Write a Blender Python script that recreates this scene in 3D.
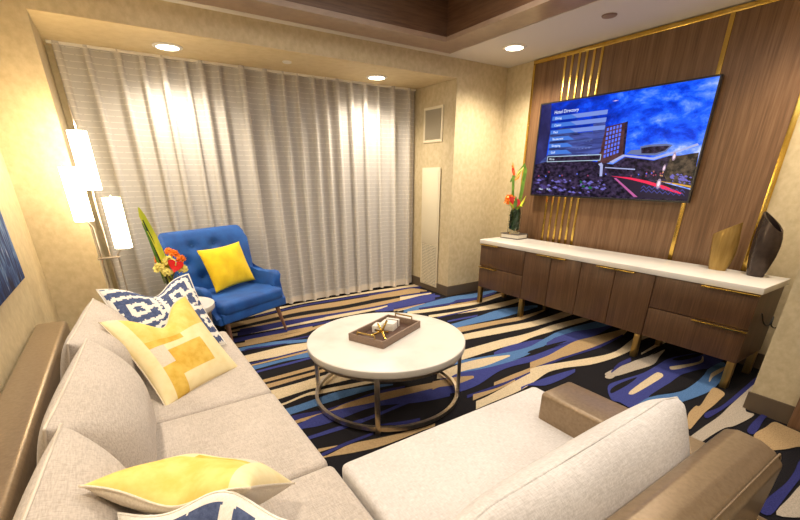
import bpy, bmesh, math, random
from mathutils import Vector, Matrix, Euler
PI = math.pi
S = bpy.context.scene
C = S.collection
for o in list(bpy.data.objects): bpy.data.objects.remove(o)

# ---------------------------------------------------------------- camera
cd = bpy.data.cameras.new('camera'); cam = bpy.data.objects.new('camera', cd); C.objects.link(cam); S.camera = cam
cam.location = (0, 0, 1.55)
cam.rotation_euler = (PI/2 - 0.39938, 0, -0.58384)
cd.sensor_width = 36; cd.sensor_fit = 'HORIZONTAL'; cd.lens = 36*400.21/800; cd.shift_y = 84.28/800; cd.clip_start = 0.02

# ---------------------------------------------------------------- world and lights
w = bpy.data.worlds.new('world'); S.world = w; w.use_nodes = True
w.node_tree.nodes['Background'].inputs[0].default_value = (0.05, 0.06, 0.10, 1); w.node_tree.nodes['Background'].inputs[1].default_value = 0.3
S.view_settings.view_transform = 'Standard'; S.view_settings.look = 'None'; S.view_settings.gamma = 1
S.view_settings.exposure = 0.32
WARM = (1.0, 0.85, 0.66); SOFTW = (1.0, 0.87, 0.70)
def area(name, loc, size, power, col, sizey=None, rot=(0, 0, 0)):
    l = bpy.data.lights.new(name, 'AREA'); l.energy = power; l.color = col; l.size = size
    if sizey: l.shape = 'RECTANGLE'; l.size_y = sizey
    else: l.shape = 'DISK'
    o = bpy.data.objects.new(name, l); C.objects.link(o); o.location = loc; o.rotation_euler = rot; return o
area('added_tray_fill', (1.7, 1.4, 3.08), 2.4, 58, (1.0, 0.92, 0.82), 3.0)  # unseen fill added inside the tray to brighten the room
area('added_tray_fill_rear', (1.4, -1.3, 3.08), 2.0, 26, (1.0, 0.90, 0.78), 1.2)  # another unseen fill, added behind the camera
DOWN = [  # x, y, z, power
    (0.63, 4.59, 2.577, 15), (2.73, 4.61, 2.577, 17),
    (3.72, 3.50, 2.765, 26), (3.72, 0.95, 2.765, 14), (-0.25, 2.45, 2.765, 12), (-0.25, 0.60, 2.765, 11)]  # the pair over the left strip is unseen, added to light the sofa

# ---------------------------------------------------------------- materials
def nt(name):
    m = bpy.data.materials.new(name); m.use_nodes = True
    return m, m.node_tree.nodes, m.node_tree.links, m.node_tree.nodes['Principled BSDF']
def mat(name, col, rough=0.6, metal=0.0, spec=None, coat=0, sheen=0, sub=0):
    m, n, l, b = nt(name)
    b.inputs['Base Color'].default_value = (*col, 1); b.inputs['Roughness'].default_value = rough; b.inputs['Metallic'].default_value = metal
    if spec is not None: b.inputs['Specular IOR Level'].default_value = spec
    if coat: b.inputs['Coat Weight'].default_value = coat; b.inputs['Coat Roughness'].default_value = 0.1
    if sheen: b.inputs['Sheen Weight'].default_value = sheen; b.inputs['Sheen Roughness'].default_value = 0.4
    return m
def coords(n, l, scale=(1, 1, 1), kind='Object', rot=(0, 0, 0)):
    t = n.new('ShaderNodeTexCoord'); mp = n.new('ShaderNodeMapping'); mp.inputs['Scale'].default_value = scale; mp.inputs['Rotation'].default_value = rot
    l.new(t.outputs[kind], mp.inputs[0]); return mp.outputs[0]
def noise(n, l, vec, scale, detail=3, rough=0.5, dist=0):
    t = n.new('ShaderNodeTexNoise'); t.inputs['Scale'].default_value = scale; t.inputs['Detail'].default_value = detail
    t.inputs['Roughness'].default_value = rough; t.inputs['Distortion'].default_value = dist
    l.new(vec, t.inputs['Vector']); return t.outputs['Fac']
def ramp(n, l, fac, stops, interp='LINEAR'):
    r = n.new('ShaderNodeValToRGB'); r.color_ramp.interpolation = interp; e = r.color_ramp.elements
    while len(e) > 1: e.remove(e[-1])
    e[0].position = stops[0][0]; e[0].color = (*stops[0][1], 1)
    for p, c in stops[1:]:
        q = e.new(p); q.color = (*c, 1)
    l.new(fac, r.inputs[0]); return r.outputs[0]
def bump(n, l, fac, b, strength=0.3, dist=0.01):
    t = n.new('ShaderNodeBump'); t.inputs['Strength'].default_value = strength; t.inputs['Distance'].default_value = dist
    l.new(fac, t.inputs['Height']); l.new(t.outputs[0], b.inputs['Normal'])
def math_(n, l, op, a, bb=None):
    t = n.new('ShaderNodeMath'); t.operation = op
    if op == 'MULTIPLY_ADD': t.inputs[2].default_value = 0.14
    for i, v in enumerate((a, bb)):
        if v is None: continue
        if isinstance(v, (int, float)): t.inputs[i].default_value = v
        else: l.new(v, t.inputs[i])
    return t.outputs[0]
def textured(name, c1, c2, scale, vec_scale=(1, 1, 1), rough=0.6, metal=0, bumps=0.2, bd=0.002, detail=4, kind='Object', lo=.35, hi=.65, sheen=0, spec=None, coat=0):
    m, n, l, b = nt(name)
    v = coords(n, l, vec_scale, kind); f = noise(n, l, v, scale, detail, 0.6)
    l.new(ramp(n, l, f, [(lo, c1), (hi, c2)]), b.inputs['Base Color'])
    b.inputs['Roughness'].default_value = rough; b.inputs['Metallic'].default_value = metal
    if spec is not None: b.inputs['Specular IOR Level'].default_value = spec
    if sheen: b.inputs['Sheen Weight'].default_value = sheen
    if coat: b.inputs['Coat Weight'].default_value = coat
    if bumps: bump(n, l, f, b, bumps, bd)
    return m
def wood(name, dark, mid, light, vs, rough=0.42, fine=90):
    m, n, l, b = nt(name)
    v = coords(n, l, vs); f = noise(n, l, v, fine, 5, 0.65); g = noise(n, l, v, fine*0.17, 3, 0.5)
    s = math_(n, l, 'ADD', math_(n, l, 'MULTIPLY', f, 0.65), math_(n, l, 'MULTIPLY', g, 0.35))
    l.new(ramp(n, l, s, [(0.36, dark), (0.5, mid), (0.64, light)]), b.inputs['Base Color'])
    b.inputs['Roughness'].default_value = rough; bump(n, l, f, b, 0.15, 0.001); return m
def linen(name, c1, c2, rough=0.9):
    m, n, l, b = nt(name)
    v = coords(n, l, (1, 1, 1)); a = noise(n, l, coords(n, l, (14, 110, 40)), 3, 3); c = noise(n, l, coords(n, l, (110, 14, 40)), 3, 3); d = noise(n, l, v, 4, 3)
    s = math_(n, l, 'ADD', math_(n, l, 'MULTIPLY', math_(n, l, 'ADD', a, c), 0.4), math_(n, l, 'MULTIPLY', d, 0.2))
    l.new(ramp(n, l, s, [(0.40, c1), (0.60, c2)]), b.inputs['Base Color'])
    b.inputs['Roughness'].default_value = rough; b.inputs['Sheen Weight'].default_value = 0.15
    h = math_(n, l, 'ADD', math_(n, l, 'MULTIPLY', s, 0.25), noise(n, l, v, 5, 2)); bump(n, l, h, b, 0.25, 0.02); return m
def emit(name, col, st):
    m, n, l, b = nt(name); b.inputs['Base Color'].default_value = (*col, 1); b.inputs['Emission Color'].default_value = (*col, 1); b.inputs['Emission Strength'].default_value = st
    b.inputs['Roughness'].default_value = 0.25; return m

M = {}
M['wallpaper'] = textured('beige wallpaper', (0.50, 0.412, 0.25), (0.60, 0.505, 0.33), 22, (1, 1, 0.8), 0.5, 0, 0.15, 0.001, 6, spec=0.35)
M['soffit'] = textured('beige soffit', (0.62, 0.49, 0.27), (0.68, 0.55, 0.32), 12, (1, 1, 1), 0.7, bumps=0.05)
M['ceiling'] = mat('white ceiling paint', (0.66, 0.62, 0.56), 0.8)
M['white_paint'] = mat('cream painted metal', (0.72, 0.65, 0.48), 0.45)
M['vent_dark'] = mat('vent cavity', (0.12, 0.10, 0.07), 0.8)
M['lattice'] = mat('grille metal', (0.62, 0.55, 0.40), 0.5)
M['tray_wood'] = wood('tray wood', (0.075, 0.035, 0.018), (0.115, 0.058, 0.03), (0.15, 0.08, 0.043), (0.07, 0.07, 1.0), 0.35, 60)
M['lip_wood'] = wood('satin lip wood', (0.27, 0.19, 0.14), (0.32, 0.23, 0.17), (0.36, 0.26, 0.19), (0.3, 0.3, 1), 0.3, 30)
M['panel_wood'] = wood('panel walnut', (0.095, 0.046, 0.019), (0.150, 0.078, 0.036), (0.215, 0.120, 0.062), (1, 1, 0.035), 0.4, 75)
M['console_wood'] = wood('console walnut', (0.058, 0.026, 0.010), (0.090, 0.043, 0.018), (0.125, 0.062, 0.028), (1, 1, 0.04), 0.38, 95)
M['door_wood'] = wood('door walnut', (0.14, 0.07, 0.035), (0.20, 0.11, 0.06), (0.26, 0.14, 0.08), (1, 1, 0.05), 0.4, 60)
M['chair_wood'] = wood('chair leg walnut', (0.10, 0.045, 0.03), (0.17, 0.08, 0.05), (0.22, 0.11, 0.07), (1, 1, 0.1), 0.4, 60)
M['gold'] = textured('polished brass', (0.62, 0.41, 0.08), (0.74, 0.52, 0.14), 9, (1, 1, 0.3), 0.22, 1.0, 0.05)
M['brass'] = textured('brushed brass', (0.30, 0.195, 0.06), (0.42, 0.285, 0.10), 30, (1, 1, 0.1), 0.38, 0.9, 0.05)
M['baseboard'] = mat('brown baseboard', (0.105, 0.075, 0.048), 0.45)
M['quartz'] = textured('white quartz', (0.62, 0.59, 0.54), (0.72, 0.69, 0.64), 2.2, (1, 1, 1), 0.22, 0, 0, detail=8, lo=.3, hi=.5)
M['steel'] = textured('brushed nickel', (0.50, 0.44, 0.38), (0.62, 0.56, 0.49), 40, (1, 1, 1), 0.3, 1.0, 0.03)
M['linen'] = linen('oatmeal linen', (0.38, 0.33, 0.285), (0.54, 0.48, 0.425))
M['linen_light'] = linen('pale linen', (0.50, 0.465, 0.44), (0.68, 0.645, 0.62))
M['piping'] = mat('linen piping', (0.60, 0.53, 0.45), 0.9)
M['leather'] = textured('bronze leather', (0.225, 0.158, 0.094), (0.275, 0.20, 0.125), 60, (1, 1, 1), 0.32, 0.35, 0.25, 0.0015)
M['velvet'] = textured('blue velvet', (0.002, 0.048, 0.24), (0.005, 0.100, 0.42), 6, (1, 1, 1), 0.65, 0, 0.2, 0.004, sheen=0.2, lo=.3, hi=.7)
M['velvet'].node_tree.nodes['Principled BSDF'].inputs['Sheen Tint'].default_value = (0.25, 0.5, 1, 1)
M['yellow'] = textured('mustard velvet', (0.84, 0.55, 0.003), (0.95, 0.68, 0.006), 9, rough=0.75, bumps=0.3, bd=0.004, sheen=0.1)
M['yellow_soft'] = textured('yellow weave', (0.72, 0.49, 0.10), (0.82, 0.62, 0.20), 14, rough=0.85, bumps=0.2)
M['yellow_deep'] = textured('ochre weave', (0.62, 0.37, 0.04), (0.76, 0.52, 0.10), 16, rough=0.85, bumps=0.2)
M['yellow_pale'] = textured('pale yellow weave', (0.80, 0.66, 0.34), (0.86, 0.74, 0.44), 14, rough=0.85, bumps=0.2)
M['cream_cloth'] = linen('cream cotton', (0.62, 0.53, 0.40), (0.72, 0.63, 0.50))
M['white_cloth'] = linen('off white cotton', (0.74, 0.70, 0.62), (0.84, 0.80, 0.74))
M['navy_cloth'] = textured('navy tufting', (0.045, 0.065, 0.15), (0.085, 0.115, 0.23), 70, rough=0.95, bumps=0.4, bd=0.004)
CP = {0: (0.012, 0.011, 0.013), 1: (0.55, 0.45, 0.30), 2: (0.36, 0.25, 0.13), 3: (0.36, 0.31, 0.25), 4: (0.072, 0.155, 0.33), 5: (0.042, 0.050, 0.20), 6: (0.028, 0.030, 0.13)}
def carpet(i):
    c = CP[i]; m = textured('carpet pile %d' % i, tuple(x*0.78 for x in c), tuple(min(1, x*1.15) for x in c), 130, rough=0.95, bumps=0.5, bd=0.004, spec=0.1); return m
CM = [carpet(i) for i in range(7)]
M['black'] = mat('black plastic', (0.01, 0.01, 0.012), 0.3)
M['cable'] = mat('black cable', (0.01, 0.01, 0.01), 0.5)
M['gunmetal'] = textured('dark bronze glaze', (0.035, 0.024, 0.02), (0.06, 0.042, 0.034), 20, rough=0.25, metal=0.5, bumps=0.05)
M['gunmetal_in'] = mat('dark rim', (0.02, 0.012, 0.01), 0.4)
M['tray_leather'] = textured('taupe faux leather', (0.20, 0.13, 0.09), (0.25, 0.17, 0.125), 80, rough=0.5, bumps=0.2)
M['tray_in'] = mat('dark tray lining', (0.09, 0.045, 0.03), 0.6)
M['paper'] = mat('page edges', (0.75, 0.70, 0.60), 0.8)
M['book'] = mat('dark book cloth', (0.07, 0.055, 0.045), 0.5)
M['bulb'] = emit('lamp bulb', (1.0, 0.80, 0.50), 14)
M['downlight'] = emit('downlight lens', (1.0, 0.90, 0.74), 16)
M['trim_white'] = mat('white trim ring', (0.8, 0.76, 0.68), 0.4)
M['leaf'] = textured('green leaf', (0.05, 0.14, 0.015), (0.14, 0.30, 0.03), 20, rough=0.4, bumps=0)
M['leaf_lime'] = textured('yellow green leaf', (0.40, 0.50, 0.02), (0.70, 0.66, 0.05), 14, (1, 1, 0.3), rough=0.45, bumps=0)
M['leaf_dark'] = mat('dark leaf', (0.015, 0.05, 0.012), 0.35)
M['red'] = mat('red flower', (0.75, 0.02, 0.02), 0.25)
M['orange'] = mat('orange flower', (0.9, 0.25, 0.02), 0.5)
M['yellow_flower'] = mat('pale yellow flower', (0.85, 0.75, 0.22), 0.6)
M['stem'] = mat('brown stem', (0.18, 0.12, 0.03), 0.6)
M['anthurium'] = mat('pink red flower', (0.75, 0.03, 0.06), 0.3)
g, n, l, b = nt('clear glass'); b.inputs['Transmission Weight'].default_value = 1; b.inputs['Roughness'].default_value = 0.02; b.inputs['IOR'].default_value = 1.3; b.inputs['Base Color'].default_value = (0.95, 0.98, 0.96, 1); M['glass'] = g
g, n, l, b = nt('window glass'); b.inputs['Base Color'].default_value = (0.02, 0.022, 0.035, 1); b.inputs['Roughness'].default_value = 0.05; M['night_glass'] = g
# curtain: sheer cloth with fine dashed weave
m, n, l, b = nt('sheer curtain')
uv = n.new('ShaderNodeTexCoord').outputs['UV']; sp = n.new('ShaderNodeSeparateXYZ'); l.new(uv, sp.inputs[0])
zz = math_(n, l, 'FRACT', math_(n, l, 'MULTIPLY', sp.outputs[1], 1/0.05))
row = math_(n, l, 'FLOOR', math_(n, l, 'MULTIPLY', sp.outputs[1], 1/0.05))
line = math_(n, l, 'LESS_THAN', zz, 0.10)
xx = math_(n, l, 'FRACT', math_(n, l, 'ADD', math_(n, l, 'MULTIPLY', sp.outputs[0], 1/0.11), math_(n, l, 'MULTIPLY', row, 0.5)))
dash = math_(n, l, 'GREATER_THAN', xx, 0.12)
pat = math_(n, l, 'MULTIPLY', line, dash)
fv = noise(n, l, coords(n, l, (60, 500, 1), 'UV'), 1, 2)
mx = n.new('ShaderNodeMix'); mx.data_type = 'RGBA'; l.new(pat, mx.inputs[0]); mx.inputs[6].default_value = (0.82, 0.79, 0.75, 1); mx.inputs[7].default_value = (0.93, 0.90, 0.84, 1)
l.new(mx.outputs[2], b.inputs['Base Color']); b.inputs['Roughness'].default_value = 0.8; b.inputs['Sheen Weight'].default_value = 0.2
tr = n.new('ShaderNodeBsdfTranslucent'); tr.inputs[0].default_value = (0.8, 0.74, 0.65, 1)
tp = n.new('ShaderNodeBsdfTransparent')
m1 = n.new('ShaderNodeMixShader'); m1.inputs[0].default_value = 0.25; l.new(b.outputs[0], m1.inputs[1]); l.new(tr.outputs[0], m1.inputs[2])
m2 = n.new('ShaderNodeMixShader'); l.new(math_(n, l, 'MULTIPLY_ADD', math_(n, l, 'SUBTRACT', 1.0, pat), 0.15), m2.inputs[0]); l.new(m1.outputs[0], m2.inputs[1]); l.new(tp.outputs[0], m2.inputs[2])
l.new(m2.outputs[0], n['Material Output'].inputs[0]); bump(n, l, fv, b, 0.1, 0.001); M['curtain'] = m
M['hem'] = mat('curtain hem', (0.66, 0.60, 0.52), 0.85)
# lamp shade: bright translucent paper
M['shade'] = emit('lit lamp shade', (1.0, 0.86, 0.62), 6.5)
# painting
m, n, l, b = nt('abstract painting'); tc_ = n.new('ShaderNodeTexCoord'); sx = n.new('ShaderNodeSeparateXYZ'); l.new(tc_.outputs['Object'], sx.inputs[0]); f = math_(n, l, 'ADD', noise(n, l, coords(n, l, (1, 5, 1.2)), 3, 6, 0.6, 1.5), math_(n, l, 'SUBTRACT', math_(n, l, 'MULTIPLY', sx.outputs[2], 0.45), 0.12))
l.new(ramp(n, l, f, [(0.30, (0.008, 0.012, 0.06)), (0.45, (0.02, 0.06, 0.22)), (0.55, (0.10, 0.20, 0.42)), (0.65, (0.40, 0.40, 0.55)), (0.8, (0.75, 0.70, 0.72))]), b.inputs['Base Color']); b.inputs['Roughness'].default_value = 0.8; b.inputs['Specular IOR Level'].default_value = 0.15; M['painting'] = m

# ---------------------------------------------------------------- mesh helpers
def place(o, parent=None):
    C.objects.link(o)
    if parent: o.parent = parent
    return o
def mesh(name, verts, faces, mats, parent=None, mi=None, smooth=True, angle=40):
    me = bpy.data.meshes.new(name); me.from_pydata([tuple(v) for v in verts], [], faces)
    if not isinstance(mats, (list, tuple)): mats = [mats]
    for m_ in mats: me.materials.append(m_)
    if mi is not None: me.polygons.foreach_set('material_index', mi)
    bm = bmesh.new(); bm.from_mesh(me); bmesh.ops.recalc_face_normals(bm, faces=bm.faces)
    fin(bm, smooth, angle); bm.to_mesh(me); bm.free(); me.update()
    return place(bpy.data.objects.new(name, me), parent)
def fin(bm, smooth, angle):
    for f in bm.faces: f.smooth = smooth
    if smooth:
        lim = math.radians(angle)
        for e in bm.edges:
            if len(e.link_faces) == 2 and e.calc_face_angle(0) > lim: e.smooth = False
def bmo(name, bm, mats, parent=None, smooth=True, angle=40):
    if not isinstance(mats, (list, tuple)): mats = [mats]
    bmesh.ops.recalc_face_normals(bm, faces=bm.faces)
    fin(bm, smooth, angle); me = bpy.data.meshes.new(name); bm.to_mesh(me); bm.free()
    for m_ in mats: me.materials.append(m_)
    return place(bpy.data.objects.new(name, me), parent)
def add_box(bm, x0, x1, y0, y1, z0, z1, bev=0.0, seg=2, mi=0, mtx=None):
    r = bmesh.ops.create_cube(bm, size=1); vs = r['verts']
    for v in vs: v.co = Vector(((x0+x1)/2+v.co.x*(x1-x0), (y0+y1)/2+v.co.y*(y1-y0), (z0+z1)/2+v.co.z*(z1-z0)))
    fs = set(f for v in vs for f in v.link_faces)
    for f in fs: f.material_index = mi
    if bev:
        es = list(set(e for v in vs for e in v.link_edges))
        rr = bmesh.ops.bevel(bm, geom=es, offset=bev, segments=seg, affect='EDGES', profile=0.5)
        vs = list(set(v for f in rr['faces'] for v in f.verts) | set(v for v in vs if v.is_valid))
    if mtx is not None:
        for v in vs: v.co = mtx @ v.co
    return vs
def box(name, x0, x1, y0, y1, z0, z1, m_, parent=None, bev=0.0, seg=2):
    bm = bmesh.new(); add_box(bm, x0, x1, y0, y1, z0, z1, bev, seg); return bmo(name, bm, m_, parent)
def cyl(name, x, y, z0, z1, r0, m_, parent=None, r1=None, seg=32, bev=0):
    r1 = r0 if r1 is None else r1; b_ = min(bev, r0*.9)
    prof = [(0, z0), (r0-b_, z0), (r0, z0+b_), (r1, z1-b_), (r1-b_, z1), (0, z1)] if bev else [(0, z0), (r0, z0), (r1, z1), (0, z1)]
    return lathe(name, x, y, prof, m_, parent, seg)
def lathe(name, x, y, prof, m_, parent=None, seg=32):
    vs, fs, rings = [], [], []
    for r, z in prof:
        if r < 1e-6: rings.append([len(vs)]); vs.append((x, y, z))
        else:
            rings.append(list(range(len(vs), len(vs)+seg)))
            vs += [(x+r*math.cos(2*PI*k/seg), y+r*math.sin(2*PI*k/seg), z) for k in range(seg)]
    for a_, c_ in zip(rings, rings[1:]):
        for k in range(seg):
            q = []
            for idx in (a_[k % len(a_)], a_[(k+1) % len(a_)], c_[(k+1) % len(c_)], c_[k % len(c_)]):
                if idx not in q: q.append(idx)
            if len(q) > 2: fs.append(q)
    return mesh(name, vs, fs, m_, parent)
def tube_geo(pts, r, seg=10, closed=False, flat=None):
    pts = [Vector(p) for p in pts]; n_ = len(pts); vs, fs = [], []
    up = None
    for i, p in enumerate(pts):
        t = (pts[(i+1) % n_] - pts[i-1]) if closed else (pts[min(i+1, n_-1)] - pts[max(i-1, 0)])
        t.normalize()
        if up is None: up = Vector((0, 0, 1)) if abs(t.z) < .9 else Vector((1, 0, 0))
        a_ = t.cross(up).normalized(); u_ = a_.cross(t).normalized(); up = u_
        rr = r[i] if isinstance(r, (list, tuple)) else r
        for k in range(seg):
            an = 2*PI*k/seg; ca, sa = math.cos(an), math.sin(an)
            if flat: ca *= flat[0]; sa *= flat[1]
            vs.append(p + (a_*ca + u_*sa)*rr)
    for i in range(n_ if closed else n_-1):
        j = (i+1) % n_
        for k in range(seg):
            fs.append([i*seg+k, i*seg+(k+1) % seg, j*seg+(k+1) % seg, j*seg+k])
    if not closed: fs.append(list(range(seg))[::-1]); fs.append([(n_-1)*seg+k for k in range(seg)])
    return vs, fs
def tube(name, pts, r, m_, parent=None, seg=10, closed=False, flat=None):
    vs, fs = tube_geo(pts, r, seg, closed, flat); return mesh(name, vs, fs, m_, parent, angle=60)
def prism(name, outline, z0, z1, m_, parent=None, bev=0.0, seg=3, axis='z', mtx=None, dome=0):
    bm = bmesh.new(); n_ = len(outline)
    def P(a_, b_, c_): return (a_, b_, c_) if axis == 'z' else ((c_, a_, b_) if axis == 'x' else (a_, c_, b_))
    lo = [bm.verts.new(P(*q, z0)) for q in outline]; hi = [bm.verts.new(P(*q, z1)) for q in outline]
    bm.faces.new(lo[::-1]); bm.faces.new(hi)
    for i in range(n_): bm.faces.new((lo[i], lo[(i+1) % n_], hi[(i+1) % n_], hi[i]))
    if bev: bmesh.ops.bevel(bm, geom=bm.edges[:], offset=bev, segments=seg, affect='EDGES', profile=0.5)
    if mtx is not None: bmesh.ops.transform(bm, matrix=mtx, verts=bm.verts)
    return bmo(name, bm, m_, parent, angle=50)
def soft_geo(sx, sy, sz, r, puff=(0, 0, 0), n_=14):
    """rounded cushion block centred at the origin, faces bulging by puff"""
    h = (sx/2, sy/2, sz/2); ts = []
    for ax in range(3):
        e = r/h[ax]*1.0; e = min(e, .98)
        t = [-1+e*k/5 for k in range(5)]; inner = [-1+e+(2-2*e)*k/n_ for k in range(n_+1)]; t2 = [1-e*k/5 for k in range(4, -1, -1)]
        ts.append(t+inner+t2)
    vid, vs, fs = {}, [], []
    def V(i, j, k):
        key = (i, j, k)
        if key in vid: return vid[key]
        p = [ts[0][i]*h[0], ts[1][j]*h[1], ts[2][k]*h[2]]; c_ = [max(-(h[a]-r), min(h[a]-r, p[a])) for a in range(3)]
        d = Vector([p[a]-c_[a] for a in range(3)]); q = Vector(c_)
        if d.length > 1e-9:
            # concentric rounding
            mxx = max(abs(x) for x in d)
            q = q + d.normalized()*mxx
        u = [q[a]/h[a] for a in range(3)]
        for a in range(3):
            o_ = [x for x in range(3) if x != a]
            q[a] += puff[a]*u[a]*max(0, 1-u[o_[0]]**2)**.8*max(0, 1-u[o_[1]]**2)**.8
        vid[key] = len(vs); vs.append(q); return vid[key]
    N = [len(t)-1 for t in ts]
    for a in range(3):
        o_ = [x for x in range(3) if x != a]
        for side in (0, N[a]):
            for i in range(N[o_[0]]):
                for j in range(N[o_[1]]):
                    q = []
                    for di, dj in ((0, 0), (1, 0), (1, 1), (0, 1)):
                        idx = [0, 0, 0]; idx[a] = side; idx[o_[0]] = i+di; idx[o_[1]] = j+dj; q.append(V(*idx))
                    fs.append(q)
    return vs, fs
def frame(loc, xdir, updir):
    """matrix whose x follows xdir, whose z (thickness) = x cross up, and y = up"""
    x = Vector(xdir).normalized(); u = Vector(updir); u = (u - x*u.dot(x)).normalized(); z = x.cross(u)
    return Matrix((( x.x, u.x, z.x, loc[0]), (x.y, u.y, z.y, loc[1]), (x.z, u.z, z.z, loc[2]), (0, 0, 0, 1)))
def empty(name, loc=(0, 0, 0), rz=0, label=None, cat=None, group=None):
    o = bpy.data.objects.new(name, None); C.objects.link(o); o.location = loc; o.rotation_euler = (0, 0, rz); o.empty_display_size = 0.1
    return tag(o, label, cat, group)
def tag(o, label=None, cat=None, group=None, kind=None):
    if label: o['label'] = label
    if cat: o['category'] = cat
    if group: o['group'] = group
    if kind: o['kind'] = kind
    return o
def struct(o): o['kind'] = 'structure'; return o

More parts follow.
